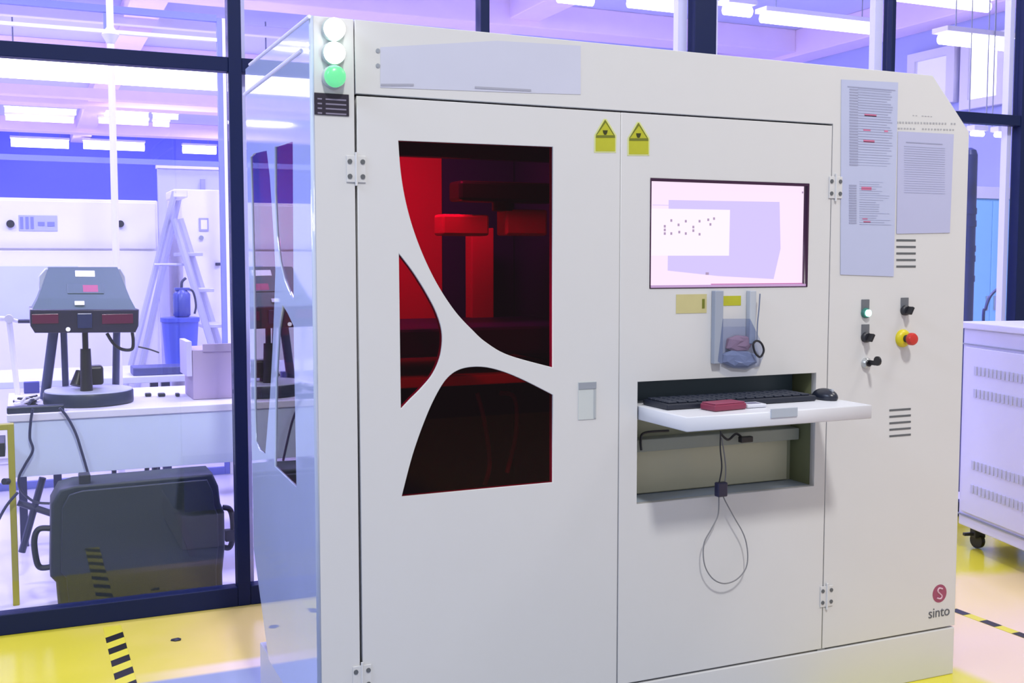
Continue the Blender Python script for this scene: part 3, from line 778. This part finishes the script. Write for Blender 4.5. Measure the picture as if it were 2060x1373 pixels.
for px in (231, 297, 314):
    p = at(px, 943, Y=DY0 + .3); q = at(px - 3, 1100, Y=DY0 + .3); C('brace', p + Vector((0, 0, .12)), (q.x, q.y, 0.0), .012, LEGM, dk, seg=8)

# yellow steel frame at far left
yf = thing('yellow_steel_frame', (at(24, 1200, Y=5.2).x, 5.25, 0), 'yellow square steel frame leg at the left edge behind the glass', 'frame')
YS = mat('yellow_steel', (.36, .33, .025), .4)
a = at(14, 853, Y=5.2); b2 = at(37, 1100, Y=5.2)
B('upright', a.x, b2.x - .002, 5.2, 5.25, .0, a.z, YS, yf, .003)
B('top_rail', -.5, a.x + .003, 5.2, 5.25, at(10, 865, Y=5.2).z, a.z, YS, yf, .003)
B('upright', -.55, -.505, 5.2, 5.25, 0, a.z, YS, yf, .003)
B('drawer_box', -.45, at(10, 900, Y=5.27).x, 5.26, 5.5, at(0, 918, Y=5.27).z, at(0, 890, Y=5.27).z, DARK, yf, .003)
C('clamp_knob', at(8, 968, Y=5.18), at(16, 968, Y=5.2), .014, DARK, yf)

# equipment case leaning upright under the bench
ek = thing('equipment_case', (.42, 5.1, 0), 'big dark grey-green hard case standing upright in front of the bench', 'case')
CASE = mat('dark_case_plastic', (.008, .018, .020), .5, bump=.2, bscale=300)
CASE2 = mat('dark_case_rib', (.010, .015, .018), .5)
def cq(px, py): v = at(px, py, Y=5.0); return (v.x, v.z)
ol = [cq(103, 1015), cq(120, 985), cq(150, 976), cq(400, 954), cq(428, 952), cq(440, 978), cq(444, 1012), cq(452, 1030), cq(453, 1100), cq(448, 1150)]
zb = .005
ol += [(cq(448, 1150)[0], zb), (cq(116, 1150)[0], zb), cq(113, 1172), cq(101, 1160)]
bd_ = plate('case_body', ol, [], 5.0, 5.22, CASE, ek, bev=.012)
cx = sum(p[0] for p in ol) / len(ol); cz_ = sum(p[1] for p in ol) / len(ol)
plate('case_lid', [(cx + (x - cx) * .9, cz_ + (z_ - cz_) * .9) for x, z_ in ol], [], 4.985, 5.0, CASE, ek, bev=.005)
rib = [cq(350, 1030), cq(362, 1030), cq(395, 1112), cq(380, 1115)]
plate('case_rib', rib, [], 4.98, 4.9855, CASE2, ek)
for pts in ([(101, 1062), (78, 1064), (69, 1085), (72, 1120), (80, 1140), (101, 1140)], [(448, 1020), (462, 1024), (468, 1045), (468, 1080), (462, 1100), (450, 1100)]):
    T('side_handle', [at(x, y, Y=5.1) for x, y in pts], .013, CASE2, ek)
B('side_handle_bar', at(452, 1075, Y=5.1).x, at(474, 1075, Y=5.1).x, 5.08, 5.12, at(452, 1088, Y=5.1).z, at(452, 1065, Y=5.1).z, CASE2, ek, .004)
for (x0, x1, y0) in ((158, 182, 953),):
    a = at(x0, y0, Y=5.05); b2 = at(x1, 975, Y=5.05)
    B('case_latch', a.x, b2.x, 5.02, 5.09, b2.z - .01, a.z, CASE2, ek, .004)

# scanner station: head on poles, turntable
SCG = mat('scanner_grey', (.085, .13, .135), .45)
SCD = mat('scanner_dark', (.018, .016, .04), .35)
sc = thing('scanner_station', (.42, 5.9, DZ), 'grey hooded scanner head held on dark poles over the bench', 'scanner')
SY = 5.6
def sq(px, py, Y=SY): v = at(px, py, Y=Y); return (v.x, v.z)
bm = N()
# hood: front lower edge, sloping back to the top edge
fl = [at(62, 628, Y=SY), at(277, 628, Y=SY), at(262, 600, Y=SY + .06), at(236, 537, Y=SY + .22), at(98, 537, Y=SY + .22), at(76, 600, Y=SY + .06)]
bk = [Vector((p.x, SY + .42, p.z)) for p in fl]
va = [bm.verts.new(p) for p in fl]; vb = [bm.verts.new(p) for p in bk]
bm.faces.new((va[0], va[1], va[2], va[5])); bm.faces.new((va[5], va[2], va[3], va[4])); bm.faces.new(vb[::-1])
for i in range(6): bm.faces.new((va[i], vb[i], vb[(i + 1) % 6], va[(i + 1) % 6]))
mk('hood', bm, SCG, sc)
wing = [at(80, 560, Y=SY + .2), at(250, 560, Y=SY + .2)]
plate('shell', [sq(78, 556, SY + .25), sq(92, 540, SY + .25), sq(243, 540, SY + .25), sq(252, 556, SY + .25), sq(254, 585, SY + .25), sq(80, 585, SY + .25)], [], SY + .25, SY + .40, LABW2, sc, bev=.004)
plate('lens_band', [sq(60, 622), sq(279, 622), sq(278, 655), sq(272, 668), sq(70, 669), sq(61, 655)], [], SY - .02, SY + .4, SCD, sc, bev=.006)
WINE = mat('wine_lens', (.12, .008, .045), .2)
for (x0, x1) in ((64, 118), (205, 268)):
    a = at(x0, 632, Y=SY - .026); b2 = at(x1, 650, Y=SY - .026)
    B('lens_window', a.x, b2.x, SY - .026, SY - .0205, b2.z, a.z, WINE, sc, .001)
a = at(155, 630, Y=SY - .026); b2 = at(186, 660, Y=SY - .026)
B('centre_camera', a.x, b2.x, SY - .03, SY - .0205, b2.z, a.z, mat('camera_navy', (.02, .03, .10), .25), sc, .004)
C('indicator', at(137, 662, Y=SY - .03), at(137, 662, Y=SY - .02), .010, mat('indicator_white', (.9, .9, .9), .3, emit=(.8, .8, 1), estr=.8), sc)
# badges follow the sloping face
def onhood(px, py, dw, dh, m, name):
    # plane through the hood's sloping front face
    n = (fl[2] - fl[5]).cross(fl[4] - fl[5]).normalized()
    r = ray(px, py); t = (fl[5] - CAM).dot(n) / r.dot(n); c = CAM + r * t
    u = (fl[2] - fl[5]).normalized(); v = u.cross(n).normalized()
    if n.y > 0: n = -n
    bm = N(); M = Matrix.Identity(4)
    for i in range(3): M[i][0] = u[i]; M[i][1] = v[i]; M[i][2] = n[i]; M[i][3] = c[i]
    box(bm, -dw, dw, -dh, dh, 0, .004, .002, M); mk(name, bm, m, sc)
onhood(171, 551, .045, .022, mat('badge_white', (.9, .88, .9), .4), 'badge')
onhood(172, 581, .082, .034, SCG, 'badge_plate')
onhood(182, 581, .036, .026, mat('badge_red', (.42, .09, .16), .4), 'badge')
onhood(160, 610, .022, .014, mat('badge_white_small', (.8, .8, .85), .4), 'badge')
# poles
POL = mat('pole_blue_grey', (.06, .075, .16), .4)
for (xa, xb, r_) in (((112, 672), (90, 800), .024), ((128, 672), (132, 770), .016), ((236, 668), (232, 775), .018)):
    p = at(xa[0], xa[1], Y=5.95); q = at(xb[0], xb[1], Y=6.0); C('stand_pole', p + Vector((0, 0, .08)), Vector((q.x, q.y, DZ + .006)), r_, POL, sc)
p = at(171, 668, Y=5.72)
C('centre_pole', (p.x, 5.72, p.z + .03), (p.x, 5.72, p.z - .09), .014, BLACK, sc)
C('centre_pole', (p.x, 5.72, p.z - .08), (p.x, 5.72, DZ + .05), .024, BLACK, sc, r2=.03)
a = at(147, 742, Y=5.8); b2 = at(208, 772, Y=5.8)
B('camera_block', at(166, 742, Y=5.8).x, b2.x, 5.76, 5.86, b2.z, at(166, 736, Y=5.8).z, BLACK, sc, .012)
C('camera_block', (a.x + .012, 5.78, b2.z), (a.x + .03, 5.8, a.z - .01), .03, BLACK, sc, r2=.018)
T('scanner_cable', [at(x, y, Y=5.7) for x, y in [(215, 670), (228, 690), (245, 702), (265, 702), (268, 685), (266, 668)]], .008, DARK, sc)
T('scanner_cable', [at(x, y, Y=5.75) for x, y in [(278, 697), (300, 702), (320, 709)]], .004, DARK, sc)
tt = at(180, 795, Y=5.75)
tu = thing('turntable', (tt.x, 5.8, DZ), 'round turntable with white plate and dark rim under the scanner', 'turntable')
TX = tt.x; TR = .21
mk('rim', lathe(N(), [(TR * .97, .0), (TR, .005), (TR, .055), (TR * .98, .062)], (TX, 5.80, DZ + .001)), mat('turntable_rim', (.018, .028, .05), .4), tu, True)
mk('plate', lathe(N(), [(TR * .97, .062), (TR * .965, .068), (.002, .069)], (TX, 5.80, DZ + .001)), LABW2, tu, True)
C('specimen_stem', (TX, 5.80, DZ + .07), (TX, 5.80, DZ + .12), .018, DARK, tu)

# cardboard box, small clutter, dark mat and cables
bx = thing('cardboard_box', (at(425, 800, Y=5.8).x, 5.85, DZ), 'mauve cardboard box on the bench beside the glass post', 'box')
x0 = at(388, 760, Y=5.7).x; x1 = at(472, 760, Y=5.7).x + .04; zt = at(420, 703, Y=5.7).z
CB = mat('mauve_cardboard', (.42, .34, .46), .7)
B('box_body', x0, x1, 5.7, 6.0, DZ + .001, zt, CB, bx, .003)
B('box_flap', x0 + .05, x1, 5.69, 5.70, zt - .01, zt + .03, CB, bx, .002)
B('box_side_flap', x0 - .03, x0 - .002, 5.7, 5.95, DZ + .12, zt + .045, mat('pale_flap', (.60, .56, .72), .7), bx, .003)
for (px, w_) in ((298, .03), (325, .035), (357, .02)):
    p = at(px, 797, Z=DZ)
    tag(B('small_part', p.x - w_ / 2, p.x + w_ / 2, p.y - .02, p.y + .02, DZ + .001, DZ + .018, DARK, None, .004), {298: 'tiny dark metal part nearest the turntable on the bench', 325: 'tiny dark metal part in the middle of the bench row', 357: 'tiny dark metal part nearest the cardboard box'}[px], 'part', 'tiny parts lying on the workbench')
mt = at(60, 822, Z=DZ)
tag(B('dark_tray', DX0 + .0, at(128, 822, Z=DZ).x, DY0 + .01, DY0 + .07, DZ + .001, DZ + .03, mat('dark_slate', (.02, .03, .05), .4), None, .004), 'dark flat tray along the front left edge of the bench', 'tray')
rnd = random.Random(3)
cc = thing('cable_heap', (at(30, 800, Z=DZ).x, 5.8, DZ), 'tangled dark and pale cables on the left end of the bench', 'cables')
for k in range(5):
    pts = []
    for j in range(6):
        pts.append(Vector((DX0 + .03 + .11 * rnd.random(), 5.66 + .2 * rnd.random(), DZ + .012 + .03 * rnd.random())))
    T('cable', pts, .007, [DARK, LABW, DARK, LEGM, LABW][k], cc)
tag(B('white_adapter', at(55, 780, Z=DZ).x - .04, at(95, 780, Z=DZ).x - .06, 5.9, 5.98, DZ + .001, DZ + .035, LABW, None, .006), 'white power adapter beside the cable tangle on the bench', 'adapter')
tag(T('dangling_cable', [at(x, y, Y=DY0 - .03) for x, y in [(66, 822), (62, 845), (60, 880), (66, 905), (50, 935), (38, 960), (42, 985), (68, 1008), (100, 1012)]], .006, LEGM), 'dark cable dangling in a bend at the left end of the bench', 'cable')
tag(T('dangling_cable', [at(x, y, Y=DY0 - .03) for x, y in [(120, 820), (135, 838), (152, 870), (165, 910), (178, 955)]], .006, LEGM), 'dark cable running from the bench down to the case top', 'cable')
tag(T('dangling_cable', [at(x, y, Y=5.15) for x, y in [(36, 990), (18, 1010), (5, 1030), (-10, 1060)]], .006, LEGM), 'dark cable crossing the yellow steel frame', 'cable')

# second bench further back with the bin and extinguisher
BY0, BY1 = 7.0, 7.8
bz = at(340, 755, Y=BY0).z
b2n = thing('back_bench', (1.0, 7.4, 0), 'low white bench behind the scanner station carrying the blue bin', 'table')
B('worktop', -.6, 2.2, BY0, BY1, bz - .04, bz, LABW2, b2n, .004)
for x in (-.5, .8, 2.1):
    B('leg', x - .025, x + .025, BY0 + .05, BY0 + .1, 0, bz - .041, LEGM, b2n)
    B('leg', x - .025, x + .025, BY1 - .1, BY1 - .05, 0, bz - .041, LEGM, b2n)
a = at(268, 750, Y=7.05); c1 = at(370, 750, Y=7.05)
tag(B('dark_box', a.x, c1.x, 7.05, 7.25, bz + .001, bz + .05, mat('dusk_blue_box', (.07, .08, .22), .5), None, .006), 'flat dark blue box on the low back bench', 'box')
bb = thing('blue_bin', (at(368, 740, Y=7.4).x, 7.4, bz), 'blue plastic bin standing on the back bench near the ladder', 'bin')
a = at(330, 638, Y=7.3); c1 = at(408, 740, Y=7.3)
BB = mat('blue_bin_plastic', (.07, .10, .50), .4)
bcx = (a.x + c1.x) / 2; br = (c1.x - a.x) / 2
mk('bin_body', lathe(N(), [(br * .82, 0), (br, a.z - bz - .03), (br * .96, a.z - bz - .03)], (bcx, 7.45, bz + .002)), BB, bb, True)
mk('bin_rim', lathe(N(), [(br, -.02), (br * 1.06, -.015), (br * 1.06, .01), (br * .96, .012)], (bcx, 7.45, a.z - .02)), BB, bb, True)
ex = thing('fire_extinguisher', (at(365, 632, Y=7.45).x, 7.45, a.z), 'blue-looking fire extinguisher bottle standing on the blue bin', 'extinguisher')
exx = at(366, 630, Y=7.45).x; ez = a.z - .005
EXM = mat('extinguisher_blue', (.06, .08, .32), .3)
zt = at(366, 582, Y=7.45).z
mk('bottle', lathe(N(), [(.045, 0), (.055, .012), (.055, zt - ez - .03), (.03, zt - ez), (.018, zt - ez + .01)], (exx, 7.45, ez)), EXM, ex, True)
T('nozzle', [(exx, 7.45, zt + .01), (exx + .005, 7.45, zt + .05), (exx + .03, 7.45, zt + .075)], .009, LEGM, ex)
T('hose', [(exx + .015, 7.45, zt), (exx + .07, 7.45, zt - .01), (exx + .09, 7.45, zt - .10), (exx + .08, 7.45, zt - .16)], .007, LEGM, ex)
B('valve', exx - .045, exx + .05, 7.42, 7.48, zt - .005, zt + .012, EXM, ex, .003)

# step ladder
ld = thing('step_ladder', (at(370, 700, Y=8.3).x, 8.3, 0), 'pale aluminium A-frame step ladder in front of the white machine', 'ladder')
LAD = mat('ladder_alu', (.50, .50, .66), .35, metal=.2)
def leg(name, p0, p1, Ya, Yb, r_=.026):
    a = at(*p0, Y=Ya); b = at(*p1, Y=Yb)
    t = (a.z - 0) / (a.z - b.z); foot = a + (b - a) * t; foot.z = .0
    C(name, a, foot, r_, LAD, ld, seg=8); return a, foot
l1 = leg('rail', (352, 385), (292, 622), 8.2, 8.35, .022)
l2 = leg('rail', (362, 385), (310, 622), 8.6, 8.7)
r1 = leg('rail', (350, 440), (425, 690), 8.2, 8.15)
r2 = leg('rail', (362, 440), (440, 690), 8.6, 8.55)
cp = at(355, 392, Y=8.4)
B('top_cap', cp.x - .05, cp.x + .05, 8.18, 8.62, cp.z - .03, cp.z + .03, LABW, ld, .01)
for k in range(1, 7):
    t = k / 7
    a = r1[0] + (r1[1] - r1[0]) * t; b = r2[0] + (r2[1] - r2[0]) * t
    mk('step', box(N(), min(a.x, b.x) - .03, max(a.x, b.x) + .03, min(a.y, b.y), max(a.y, b.y), (a.z + b.z) / 2 - .012, (a.z + b.z) / 2 + .012, .003), LAD, ld)
a = l1[0] + (l1[1] - l1[0]) * .30; b = r1[0] + (r1[1] - r1[0]) * .18
C('spreader', (a.x, 8.25, b.z), (b.x, 8.25, b.z), .01, LAD, ld, seg=8)

# big white machine far left, and its taller neighbour
MYY = 8.9
def quad(name, px0, px1, py0, py1, Y, dep, m, parent, bev=.003):
    a = at(px0, py0, Y=Y); b = at(px1, py1, Y=Y)
    return B(name, a.x, b.x, Y, Y + dep, min(a.z, b.z), max(a.z, b.z), m, parent, bev)
wm = thing('white_machine', (.2, 9.4, 0), 'long white machine housing with black knobs behind the scanner station', 'machine')
zt = at(160, 400, Y=MYY).z; xR = at(318, 450, Y=MYY).x
B('housing', -2.2, xR, MYY, 10.2, .0, zt, LABW, wm, .01)
zs = at(160, 500, Y=MYY - .02).z
B('lower_door', -2.18, xR - .02, MYY - .02, MYY - .001, .05, zs - .015, LABW, wm, .006)
B('upper_door', -2.18, at(225, 450, Y=MYY).x, MYY - .02, MYY - .001, zs, zt - .02, LABW, wm, .006)
B('upper_door', at(229, 450, Y=MYY).x, xR - .02, MYY - .02, MYY - .001, zs, zt - .02, LABW, wm, .006)
quad('lower_panel', -60, 160, 535, 640, MYY - .03, .01, mat('panel_grey_blue', (.56, .60, .78), .5), wm)
for (px, r_) in ((21, .028), (242, .026)):
    p = at(px, 450, Y=MYY - .03); C('knob', (p.x, MYY - .05, p.z), (p.x, MYY - .02, p.z), r_, DARK, wm)
ds = quad('display_plate', 37, 116, 432, 465, MYY - .026, .006, mat('display_lilac', (.45, .47, .68), .4), wm)
for (x0, x1, y0, y1) in ((40, 47, 436, 460), (51, 58, 436, 460), (61, 68, 436, 460), (76, 90, 446, 454), (95, 110, 446, 455)):
    quad('display_mark', x0, x1, y0, y1, MYY - .030, .004, mat('display_slate', (.22, .24, .46), .4), ds, 0)
tm = thing('tall_white_unit', (1.5, 8.9, 0), 'tall white unit with a small panel behind the step ladder', 'machine')
UY = 8.9
x0 = at(366, 450, Y=UY).x; x1 = at(458, 450, Y=UY).x; zt = at(400, 381, Y=UY).z
B('housing', x0, x1, UY, 9.8, 0, zt, LABW, tm, .01)
pn = quad('control_panel', 400, 420, 438, 465, UY - .01, .008, mat('panel_grey', (.36, .36, .52), .4), tm)
quad('panel_screen', 404, 417, 442, 461, UY - .013, .003, LABW, pn, 0)
C('knob', at(405, 478, Y=UY - .02), at(405, 478, Y=UY), .018, GREYM, tm)
quad('handle', 434, 444, 528, 534, UY - .03, .028, LEGM, tm)
sh = thing('pale_screen_wall', (at(390, 500, Y=10.6).x, 10.6, 0), 'pale lavender partition panel between the white machine and tall unit', 'partition')
a = at(317, 338, Y=10.5); b = at(520, 338, Y=10.5)
B('panel', a.x, b.x, 10.5, 10.56, 0, a.z, mat('partition_lavender', (.58, .60, .82), .5), sh, .004)
B('panel_cap', a.x - .01, b.x, 10.48, 10.58, a.z, a.z + .03, LABW, sh)
q = at(408, 360, Y=10.48); B('panel_joint', q.x - .02, q.x + .02, 10.47, 10.5, 0, q.z, mat('joint_violet', (.35, .36, .66), .5), sh)

# slim white column in front and thin frame uprights of the inner partition
cl = thing('slim_column', (at(228, 300, Y=6.9).x, 6.9, 0), 'slim white upright pole rising behind the scanner station', 'pole')
xw = at(228, 300, Y=6.9).x
C('shaft', (xw, 6.9, 0), (xw, 6.9, 3.2), .020, LABW, cl)
mk('collar', lathe(N(), [(.022, 0), (.05, .05), (.022, .09)], (xw, 6.9, at(225, 88, Y=6.9).z)), LABW, cl, True)
B('foot_plate', xw - .08, xw + .08, 6.82, 6.98, 0, .01, LABW, cl)
ip = thing('inner_partition_frame', (at(445, 400, Y=7.9).x, 7.9, 0), 'thin blue and white frame of an inner partition beside the glass post', 'frame')
IPM = mat('frame_periwinkle', (.20, .23, .66), .5)
xi = at(446, 300, Y=7.9).x; zi = at(446, 38, Y=7.9).z
B('upright', xi - .02, xi + .012, 7.88, 7.92, 0, zi, IPM, ip)
B('upright', xi + .014, xi + .045, 7.88, 7.92, 0, zi, LABW, ip)
B('top_rail', -3.0, xi - .021, 7.88, 7.92, zi - .025, zi + .02, IPM, ip)
zz_ = at(446, 82, Y=7.9).z
B('cross_rail', -3.0, xi - .021, 7.88, 7.92, at(446, 330, Y=7.9).z - .02, at(446, 330, Y=7.9).z + .015, IPM, ip)
B('cross_rail', -3.0, xi - .021, 7.88, 7.92, zz_ - .012, zz_ + .012, LABW, ip)
xj = at(215, 50, Y=7.9).x
B('hanger', xj - .022, xj + .022, 7.885, 7.915, zz_ + .012, zi - .026, IPM, ip)
B('base_rail', -3.0, xi - .021, 7.88, 7.92, 0, .05, IPM, ip)
a = at(34, 752, Y=6.2); b2 = at(80, 772, Y=6.2)
tag(B('blue_carton', a.x + .03, b2.x, 6.34, 6.39, DZ + .001, DZ + .06, mat('indigo_carton', (.07, .08, .30), .5), None, .004), 'small indigo carton at the back left of the workbench', 'carton')
# white arm at the far left edge of the bench
wa = thing('white_lamp_arm', (at(30, 640, Y=6.3).x, 6.3, DZ), 'white jointed arm reaching in from the left edge above the bench', 'arm')
p = at(-30, 638, Y=6.3); q = at(18, 641, Y=6.3); C('arm', p, q, .012, LABW, wa)
C('joint', q + Vector((0, -.02, 0)), q + Vector((0, .02, 0)), .022, LABW, wa)
C('arm', q, (q.x + .03, 6.3, DZ), .014, LABW, wa)
q2 = at(36, 646, Y=6.3); q3 = at(62, 646, Y=6.3); C('dark_tip', q2, q3, .010, LEGM, wa); C('arm', q, q2, .010, LABW, wa)

# ------------------------------------------------------------------ lab ceiling lights
def light(px0, px1, pya, pyb, z, y_off=0, h=.05, wd=.10, label='', double=False):
    c = at((px0 + px1) / 2, (pya + pyb) / 2, Z=z)
    a = at(px0, pya, Y=c.y); b = at(px1, pyb, Y=c.y)
    r = thing('ceiling_light', (c.x, c.y, c.z), label, 'light', 'lit tube lights in the lab')
    B('housing', a.x, b.x, c.y - wd, c.y + wd, c.z + h / 2 + .002, c.z + h / 2 + .05, LABW, r, .004)
    for dy in ((-wd * .6, wd * .6) if double else (0,)):
        C('tube', (a.x + .02, c.y + dy, c.z), (b.x - .02, c.y + dy, c.z), h / 2, TUBE, r, seg=12)
    for dx in (a.x + .2, b.x - .2):
        C('hanger', (dx, c.y, c.z + h / 2 + .05), (dx, c.y, ZC), .006, GREYM, r, seg=6)
L_ = [(7, 155, 219, 227, 4.38, 'upper tube of the leftmost pair of lab lights'), (9, 150, 236, 243, 4.28, 'lower tube of the leftmost pair of lab lights'),
      (208, 300, 228, 232, 4.38, 'upper tube behind the slim column'), (306, 360, 233, 236, 4.38, 'short upper tube right of the slim column'),
      (197, 300, 243, 247, 4.28, 'lower tube behind the slim column'), (306, 342, 248, 251, 4.28, 'short lower tube right of the slim column'),
      (20, 140, 286, 291, 4.2, 'far lab light lowest at the left, over the blue wall'), (166, 292, 291, 296, 4.2, 'far lab light crossing behind the slim column'),
      (366, 436, 296, 307, 4.2, 'far lab light just left of the glass post')]
for (x0, x1, ya, yb2, z, lb) in L_:
    light(x0, x1, ya, yb2, z, h=.10 if z > 4.25 else .19, label=lb)
# long bright strip under the glazing transom
zs = at(230, 148, Y=14.5)
st = thing('light_strip', (0, 14.5, zs.z), 'long continuous bright light strip just under the dark glazing rail', 'light')
B('strip_housing', -7, 3.4, 14.38, 14.7, zs.z + .15, zs.z + .2, LABW, st)
B('diffuser', -7, 3.4, 14.45, 14.65, zs.z - .11, zs.z + .149, TUBE, st, .01)
B('lower_trunking', -7, 3.4, 14.45, 14.65, zs.z - .32, zs.z - .20, BEAM, st)
for x in (-6, -3, 0, 3): C('hanger', (x, 14.6, zs.z + .2), (x, 14.6, ZC), .01, GREYM, st, seg=6)
for x in (-6.5, -2, 2.5): C('hanger', (x, 14.55, zs.z - .2), (x, 14.55, zs.z - .11), .01, GREYM, st, seg=6)
# lights above the printer
L2 = [(1262, 1366, 0, 20, 4.1, 'bright tube left of the wide dark post above the printer'), (1455, 1512, 14, 30, 4.1, 'short bright tube right of the wide dark post'),
      (1530, 1762, 36, 60, 4.1, 'long bright tube above the top right of the printer'), (1120, 1195, -8, 4, 4.1, 'tube light cut by the top edge of the view'),
      (1800, 1990, -4, 10, 4.1, 'bright tube nearest the top right corner'), (1890, 2032, 78, 92, 3.6, 'tube light above the lit window panes')]
for (x0, x1, ya, yb2, z, lb) in L2:
    light(x0, x1, ya, yb2, z, h=.11, label=lb)
for (x0, x1, ya, yb2, lb) in [(1952, 1980, 268, 270, 'tiny far light under the right glazing rail beside the printer'), (2000, 2026, 270, 273, 'tiny far light under the right glazing rail beside the dark post')]:
    light(x0, x1, ya, yb2, 2.72, h=.05, wd=.05, label=lb)
